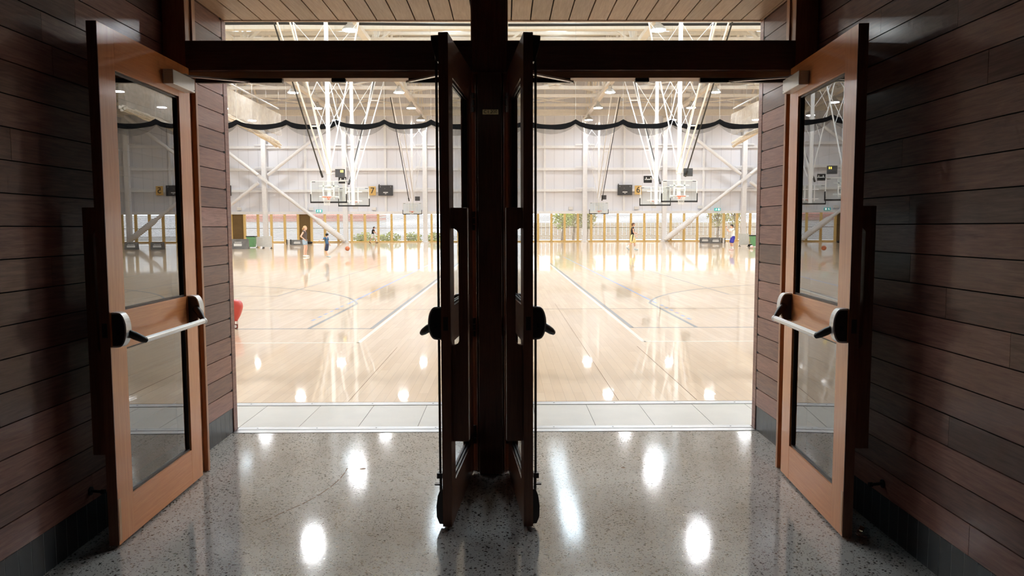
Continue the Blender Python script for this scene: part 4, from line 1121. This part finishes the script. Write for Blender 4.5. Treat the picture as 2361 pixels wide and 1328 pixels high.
# ------------------------------------------------------------------ people
def remesh(o, vox, sm=6, f=0.5):
    r = o.modifiers.new('surface', 'REMESH'); r.mode = 'VOXEL'; r.voxel_size = vox; r.use_smooth_shade = True
    s = o.modifiers.new('soften', 'SMOOTH'); s.iterations = sm; s.factor = f
    return o
def person(label, loc, h, rz, J, cloth, hair, skin='skin', female=False):
    """J: joints in units of a 1.70 m figure facing +x (y: + is the figure's left)."""
    k = h/1.70
    t = thing('person', label, 'person', loc, rz, group='players on the courts')
    V = lambda a: Vector(a)*k
    def seg(m, a, ra, b, rb): m.cap(V(a), ra*k, V(b), rb*k, 14)
    hip, ch, nk, hd = J['hip'], J['chest'], J['neck'], J['head']
    m = MB()
    hy = 0.085
    for s, sd in ((-1, 'R'), (1, 'L')):
        hp = (hip[0], hip[1]+s*hy, hip[2])
        kn, an, to = J['knee'+sd], J['ank'+sd], J['toe'+sd]
        seg(m, hp, 0.085, kn, 0.054); 
        mid_ = tuple(kn[i]*0.68+an[i]*0.32 for i in range(3)); seg(m, kn, 0.052, (mid_[0]-0.012, mid_[1], mid_[2]), 0.053); seg(m, (mid_[0]-0.012, mid_[1], mid_[2]), 0.053, an, 0.034)
        seg(m, an, 0.034, to, 0.028)
        sh, el, wr = J['sh'+sd], J['elb'+sd], J['wri'+sd]
        seg(m, ch, 0.09, sh, 0.052); seg(m, sh, 0.050, el, 0.037); seg(m, el, 0.036, wr, 0.024)
        d = (Vector(wr)-Vector(el)).normalized()
        side = d.cross(Vector((0, 0, 1)));  side = side.normalized() if side.length > 0.1 else Vector((1, 0, 0))
        if abs(side.y) > 0.7 and abs(d.z) > 0.6: side = Vector((1, 0, 0))
        nrm = side.cross(d)
        pw = Vector(wr)+d*0.065
        for q in (-0.018, 0.0, 0.018): seg(m, Vector(wr)+d*0.01+side*q*0.7, 0.013, pw+side*q, 0.012)
        for i, (q, L) in enumerate(((-0.027, 0.062), (-0.009, 0.074), (0.010, 0.069), (0.028, 0.054))):
            b0 = pw+side*q; b1 = b0+d*L*0.5+side*q*0.15-nrm*0.006; b2 = b1+d*L*0.45-nrm*0.018
            seg(m, b0, 0.0095, b1, 0.0088); seg(m, b1, 0.0088, b2, 0.0075)
        th0 = Vector(wr)+d*0.022+side*0.02; th1 = th0+side*0.028+d*0.030-nrm*0.01; th2 = th1+d*0.030+side*0.006-nrm*0.008
        seg(m, th0, 0.012, th1, 0.0105); seg(m, th1, 0.0105, th2, 0.009)
    seg(m, (hip[0], hip[1]-0.05, hip[2]+0.02), 0.095, (hip[0], hip[1]+0.05, hip[2]+0.02), 0.095)
    wst = tuple(hip[i]*0.55+ch[i]*0.45 for i in range(3))
    for s in (-0.045, 0.045):
        seg(m, (hip[0], hip[1]+s, hip[2]+0.03), 0.09, (wst[0], wst[1]+s, wst[2]), 0.082); seg(m, (wst[0], wst[1]+s, wst[2]), 0.082, (ch[0], ch[1]+s*1.3, ch[2]), 0.095)
    seg(m, ch, 0.07, nk, 0.05); seg(m, nk, 0.046, (hd[0]-0.01, hd[1], hd[2]-0.04), 0.05)
    fd = J.get('face', 1.0)
    c, s_ = math.cos(J.get('faceyaw', 0)), math.sin(J.get('faceyaw', 0))
    def hp_(a, b, z): return (hd[0]+a*c-b*s_, hd[1]+a*s_+b*c, hd[2]+z)
    seg(m, hp_(-0.012, 0, 0.025), 0.088, hp_(0.015, 0, 0.02), 0.085)            # skull
    seg(m, hp_(0.03, 0, -0.02), 0.066, hp_(0.045, 0, -0.075), 0.042)            # face, jaw
    seg(m, hp_(0.088, 0, 0.005), 0.010, hp_(0.106, 0, -0.022), 0.014)           # nose
    seg(m, hp_(0.080, -0.018, -0.056), 0.010, hp_(0.080, 0.018, -0.056), 0.010) # lips
    for s in (-1, 1): seg(m, hp_(0.0, s*0.086, 0.012), 0.012, hp_(-0.006, s*0.088, -0.022), 0.011)   # ears
    remesh(m.build('body', skin, t), 0.0085*k, 5)
    for s in (-1, 1):
        e = MB(); e.ball(Vector(hp_(0.083, s*0.032, 0.012))*k, 0.0105*k, 10); e.build('eye', 'hair_d', t, smooth=True)
    # hair
    m = MB()
    seg(m, hp_(-0.022, 0, 0.043), 0.094, hp_(0.006, 0, 0.050), 0.086); seg(m, hp_(-0.045, 0, 0.02), 0.078, hp_(-0.045, 0, -0.03), 0.060)
    if hair[1] == 'fringe':
        for q in (-0.04, 0, 0.04): seg(m, hp_(0.03, q, 0.10), 0.03, hp_(0.086, q, 0.062), 0.018)
        for q in (-0.07, 0.07): seg(m, hp_(0.0, q, 0.05), 0.03, hp_(0.02, q*1.15, 0.0), 0.015)
    if hair[1] == 'ponytail':
        seg(m, hp_(-0.10, 0, 0.0), 0.035, hp_(-0.125, 0, -0.03), 0.042); seg(m, hp_(-0.125, 0, -0.03), 0.042, hp_(-0.125, 0, -0.10), 0.020)
    if hair[1] == 'bowl':
        for q in range(12):
            a = 2*PI*q/12
            if math.cos(a) > 0.8: continue
            seg(m, hp_(0.06*math.cos(a), 0.07*math.sin(a), 0.06), 0.04, hp_(0.085*math.cos(a), 0.088*math.sin(a), -0.03), 0.022)
    remesh(m.build('hair', hair[0], t), 0.011*k, 4)
    # clothes
    if cloth.get('top'):
        m = MB(); e = 0.016
        for s in (-0.05, 0.05):
            seg(m, (hip[0], hip[1]+s, hip[2]+0.01), 0.100+e, (wst[0], wst[1]+s, wst[2]), 0.086+e); seg(m, (wst[0], wst[1]+s, wst[2]), 0.086+e, (ch[0], ch[1]+s*1.3, ch[2]), 0.095+e)
        for sd in 'RL':
            sh, el = J['sh'+sd], J['elb'+sd]
            seg(m, ch, 0.085, sh, 0.050+e)
            u = cloth.get('sleeve', 0.0)
            if u: seg(m, sh, 0.052+e, tuple(sh[i]*(1-u)+el[i]*u for i in range(3)), 0.046+e)
        remesh(m.build('shirt', cloth['top'], t), 0.012*k, 4)
    if cloth.get('bottom'):
        m = MB(); u = cloth.get('len', 0.6); e = 0.018
        seg(m, (hip[0], hip[1]-0.05, hip[2]+0.04), 0.108, (hip[0], hip[1]+0.05, hip[2]+0.04), 0.108)
        for s, sd in ((-1, 'R'), (1, 'L')):
            kn = J['knee'+sd]; hp = (hip[0], hip[1]+s*hy, hip[2])
            q = tuple(hp[i]*(1-u)+kn[i]*u for i in range(3))
            seg(m, hp, 0.095+e, q, 0.072+e+cloth.get('flare', 0.0))
        remesh(m.build('shorts', cloth['bottom'], t), 0.012*k, 4)
        if cloth.get('stripe'):
            m = MB()
            kn = J['kneeR']; hp = (hip[0]+0.01, hip[1]-hy-0.085, hip[2]+0.03); q = tuple(hp[i]*(1-u)+(kn[i]-(0, 0.085, 0)[i])*u for i in range(3))
            seg(m, hp, 0.042, q, 0.038)
            remesh(m.build('shorts_panel', cloth['stripe'], t), 0.010*k, 3)
    for sd in 'RL':
        an, to = J['ank'+sd], J['toe'+sd]
        m = MB(); d = Vector(to)-Vector(an); dn = d.normalized()
        seg(m, Vector(an)-dn*0.035-Vector((0, 0, 0.028)), 0.040, Vector(to)*0.5+Vector(an)*0.5-Vector((0, 0, 0.012)), 0.042); seg(m, Vector(to)*0.5+Vector(an)*0.5-Vector((0, 0, 0.012)), 0.042, Vector(to)+dn*0.01, 0.034)
        remesh(m.build('shoe', cloth['shoe'], t), 0.009*k, 3)
        if cloth.get('sock'):
            m = MB(); kn = J['knee'+sd]; q = tuple(an[i]*0.62+kn[i]*0.38 for i in range(3)); seg(m, an, 0.040, q, 0.050)
            remesh(m.build('sock', cloth['sock'], t), 0.009*k, 3)
    return t

def base(**kw):
    J = dict(hip=(0, 0, 0.90), chest=(0.01, 0, 1.27), neck=(0.0, 0, 1.43), head=(0.03, 0, 1.575),
             shR=(0.0, -0.175, 1.39), shL=(0.0, 0.175, 1.39), elbR=(-0.03, -0.21, 1.11), elbL=(-0.03, 0.21, 1.11), wriR=(0.06, -0.20, 0.87), wriL=(0.06, 0.20, 0.87),
             kneeR=(0.02, -0.09, 0.49), kneeL=(0.0, 0.09, 0.49), ankR=(-0.02, -0.09, 0.085), ankL=(-0.04, 0.09, 0.085), toeR=(0.12, -0.10, 0.036), toeL=(0.10, 0.10, 0.036))
    J.update(kw); return J
def foot(px, py): p = atf(px, py); return (p.x, p.y, 0)
# girl standing, facing right, hands on hips
person('girl in a dark top and denim shorts standing with hands at her hips', foot(703.5, 592.5), 1.57, 0.0,
       base(elbR=(-0.14, -0.27, 1.13), wriR=(0.02, -0.19, 0.98), elbL=(-0.12, 0.27, 1.13), wriL=(0.02, 0.17, 0.98), kneeL=(0.07, 0.09, 0.49), ankL=(0.02, 0.09, 0.085), toeL=(0.17, 0.10, 0.036), head=(0.035, 0, 1.575)),
       dict(top='cl_choc', bottom='cl_denim', len=0.42, flare=0.012, shoe='cl_white'), ('hair_b', 'ponytail'))
# small boy in blue, arm swung out behind him, turned away
person('small boy in a blue shirt and navy shorts swinging one arm back', foot(754.5, 593), 1.22, 0.12,
       base(hip=(0.02, 0, 0.88), chest=(-0.04, 0, 1.22), neck=(-0.03, 0, 1.40), head=(0.02, 0, 1.56), shR=(-0.08, -0.17, 1.35), shL=(0.02, 0.17, 1.35),
            elbR=(-0.30, -0.24, 1.24), wriR=(-0.52, -0.24, 1.15), elbL=(0.10, 0.22, 1.12), wriL=(0.16, 0.20, 0.90),
            kneeR=(-0.06, -0.09, 0.47), ankR=(0.10, -0.09, 0.085), toeR=(0.22, -0.10, 0.036), kneeL=(-0.04, 0.09, 0.48), ankL=(0.0, 0.09, 0.085), toeL=(0.10, 0.12, 0.036), faceyaw=0.7),
       dict(top='cl_blue', sleeve=0.55, bottom='cl_navy', len=0.85, flare=0.02, shoe='shoe_bl'), ('hair_d', 'bowl'))
# distant boy striding right
person('distant boy in a black shirt and white shorts striding by the louvres', foot(860, 561.5), 1.62, 0.0,
       base(hip=(-0.02, 0, 0.88), chest=(0.02, 0, 1.25), neck=(0.07, 0, 1.41), head=(0.13, 0, 1.54), shR=(0.05, -0.17, 1.37), shL=(0.05, 0.17, 1.37),
            elbR=(0.13, -0.21, 1.12), wriR=(0.33, -0.19, 0.98), elbL=(0.18, 0.21, 1.12), wriL=(0.40, 0.18, 0.92),
            kneeR=(-0.10, -0.09, 0.50), ankR=(-0.32, -0.09, 0.17), toeR=(-0.22, -0.10, 0.05), kneeL=(0.20, 0.09, 0.50), ankL=(0.30, 0.09, 0.09), toeL=(0.46, 0.10, 0.075)),
       dict(top='cl_black', sleeve=0.5, bottom='cl_white', len=0.75, flare=0.02, shoe='cl_black'), ('hair_d', 'fringe'))
# player walking right
person('player in a black sleeveless top and pale yellow shorts walking to the right', foot(1458, 577), 1.74, 0.0,
       base(hip=(-0.01, 0, 0.90), elbR=(0.02, -0.22, 1.13), wriR=(0.17, -0.22, 0.92), elbL=(0.12, 0.21, 1.12), wriL=(0.36, 0.20, 1.0), head=(0.045, 0, 1.575),
            kneeR=(-0.07, -0.09, 0.50), ankR=(-0.33, -0.09, 0.17), toeR=(-0.23, -0.10, 0.045), kneeL=(0.15, 0.09, 0.49), ankL=(0.19, 0.09, 0.085), toeL=(0.34, 0.10, 0.042)),
       dict(top='cl_black', bottom='cl_yellow', len=0.85, flare=0.03, stripe='cl_black', shoe='shoe_bl', sock='cl_white'), ('hair_br', 'fringe'))
# shooter facing left
person('player in a white shirt and blue shorts facing left with both arms raised', foot(1688, 577), 1.66, PI,
       base(hip=(-0.04, 0, 0.84), chest=(-0.03, 0, 1.22), neck=(0.0, 0, 1.39), head=(0.06, 0, 1.54), shR=(0.0, -0.17, 1.36), shL=(0.0, 0.17, 1.36),
            elbR=(0.24, -0.20, 1.22), wriR=(0.34, -0.10, 1.44), elbL=(0.24, 0.20, 1.20), wriL=(0.36, 0.10, 1.36),
            kneeR=(0.07, -0.10, 0.46), ankR=(0.0, -0.10, 0.085), toeR=(0.14, -0.11, 0.036), kneeL=(0.05, 0.10, 0.46), ankL=(-0.02, 0.12, 0.085), toeL=(0.12, 0.14, 0.036)),
       dict(top='cl_white', sleeve=0.65, bottom='cl_royal', len=0.72, flare=0.025, shoe='cl_pink', sock='cl_white'), ('hair_d', 'fringe'))

# ------------------------------------------------------------------ outdoors beyond the louvres
struct(MB().box(-90, 90, YW+0.26, 150, -0.15, -0.05).build('ground_outside', 'ground'), 'pale paving outside the louvres', 'ground')
def tree(px, Y, h, w, mat, label):
    X = at(px, 500, Y).x
    t = thing('tree', label, 'tree', (X, Y, -0.05), group='trees beyond the louvres')
    m = MB(); m.path([(0, 0, 0), (0.1, 0, h*0.3), (0.0, 0, h*0.6)], [0.16, 0.12, 0.07], 8)
    for i in range(6): a = i*1.1; m.path([(0.05, 0, h*(0.3+0.04*i)), (w*0.4*math.cos(a), w*0.4*math.sin(a), h*(0.55+0.05*i))], [0.06, 0.02], 6)
    m.build('trunk', 'bark', t)
    m = MB(); rnd = random.Random(int(px))
    for i in range(900):
        a, b, r = rnd.uniform(0, 2*PI), rnd.uniform(-1, 1), rnd.random()**0.4
        c = math.sqrt(1-b*b)
        q = Vector((w*r*c*math.cos(a), w*r*c*math.sin(a), h*0.66+h*0.36*r*b))
        u = Vector((rnd.uniform(-1, 1), rnd.uniform(-1, 1), rnd.uniform(-1, 1))).normalized()*0.16; v = u.cross(Vector((rnd.uniform(-1, 1), rnd.uniform(-1, 1), 1))).normalized()*0.09
        m.add([q-u, q+v, q+u, q-v], [(0, 1, 2, 3)])
    m.build('foliage', mat, t)
tree(1296, 86, 4.2, 1.3, 'leaf_y', 'yellow green tree outside the louvres, just right of the centre post')
tree(1322, 91, 4.8, 1.3, 'leaf', 'brownish tree outside the louvres left of the far right hoop')
tree(1352, 87, 4.0, 1.2, 'leaf', 'slender tree outside the louvres behind the first right column')
tree(1655, 86, 5.0, 1.3, 'leaf', 'dense tree outside the louvres under the right exit sign')
tree(1694, 91, 5.4, 1.5, 'leaf', 'dense tree outside the louvres behind the shooting player')
for px, w, lb in ((843, 1.3, 'low yellow green shrub outside the louvres left of the striding boy'), (899, 1.2, 'low yellow green shrub outside the louvres right of the striding boy'), (952, 1.0, 'low yellow green shrub outside the louvres under the far left hoop'), (1003, 1.1, 'low yellow green shrub outside the louvres beside the left inner door')):
    X = at(px, 540, 83).x
    m = MB(); rnd = random.Random(px)
    for i in range(500):
        a, r = rnd.uniform(0, 2*PI), rnd.random()**0.5; z = rnd.uniform(0, 1)*(1-0.4*r)
        q = Vector((w*r*math.cos(a), 0.7*r*math.sin(a), 1.1*z))
        u = Vector((rnd.uniform(-1, 1), rnd.uniform(-1, 1), rnd.uniform(-1, 1))).normalized()*0.14; v = u.cross(Vector((0.3, 0.2, 1))).normalized()*0.08
        m.add([q-u, q+v, q+u, q-v], [(0, 1, 2, 3)])
    tag(m.build('shrub', 'leaf_y', None, loc=(X, 83, 0.0)), lb, 'shrub', 'shrubs beyond the louvres')
t = thing('brick_building', 'red brick building outside the louvres at the left', 'building', (-24, 97, -0.05))
MB().box(-12, 8, 0, 6, 2.35, 5.2).build('brick_wall', 'brick', t)
MB().box(-12, 8, 0.2, 6, 0, 2.35).build('lower_wall', 'white', t)
t = thing('timber_fence', 'pale timber fence outside the louvres on the right half', 'fence', (12, 94, -0.05))
m = MB()
for k in range(60): m.box(-10+0.5*k, -10+0.5*k+0.46, 0, 0.03, 0.05, 2.05)
m.build('palings', 'fence', t)
m = MB(); m.box(-10, 20, 0.03, 0.1, 0.4, 0.5); m.box(-10, 20, 0.03, 0.1, 1.6, 1.7); m.build('fence_rail', 'fence', t)
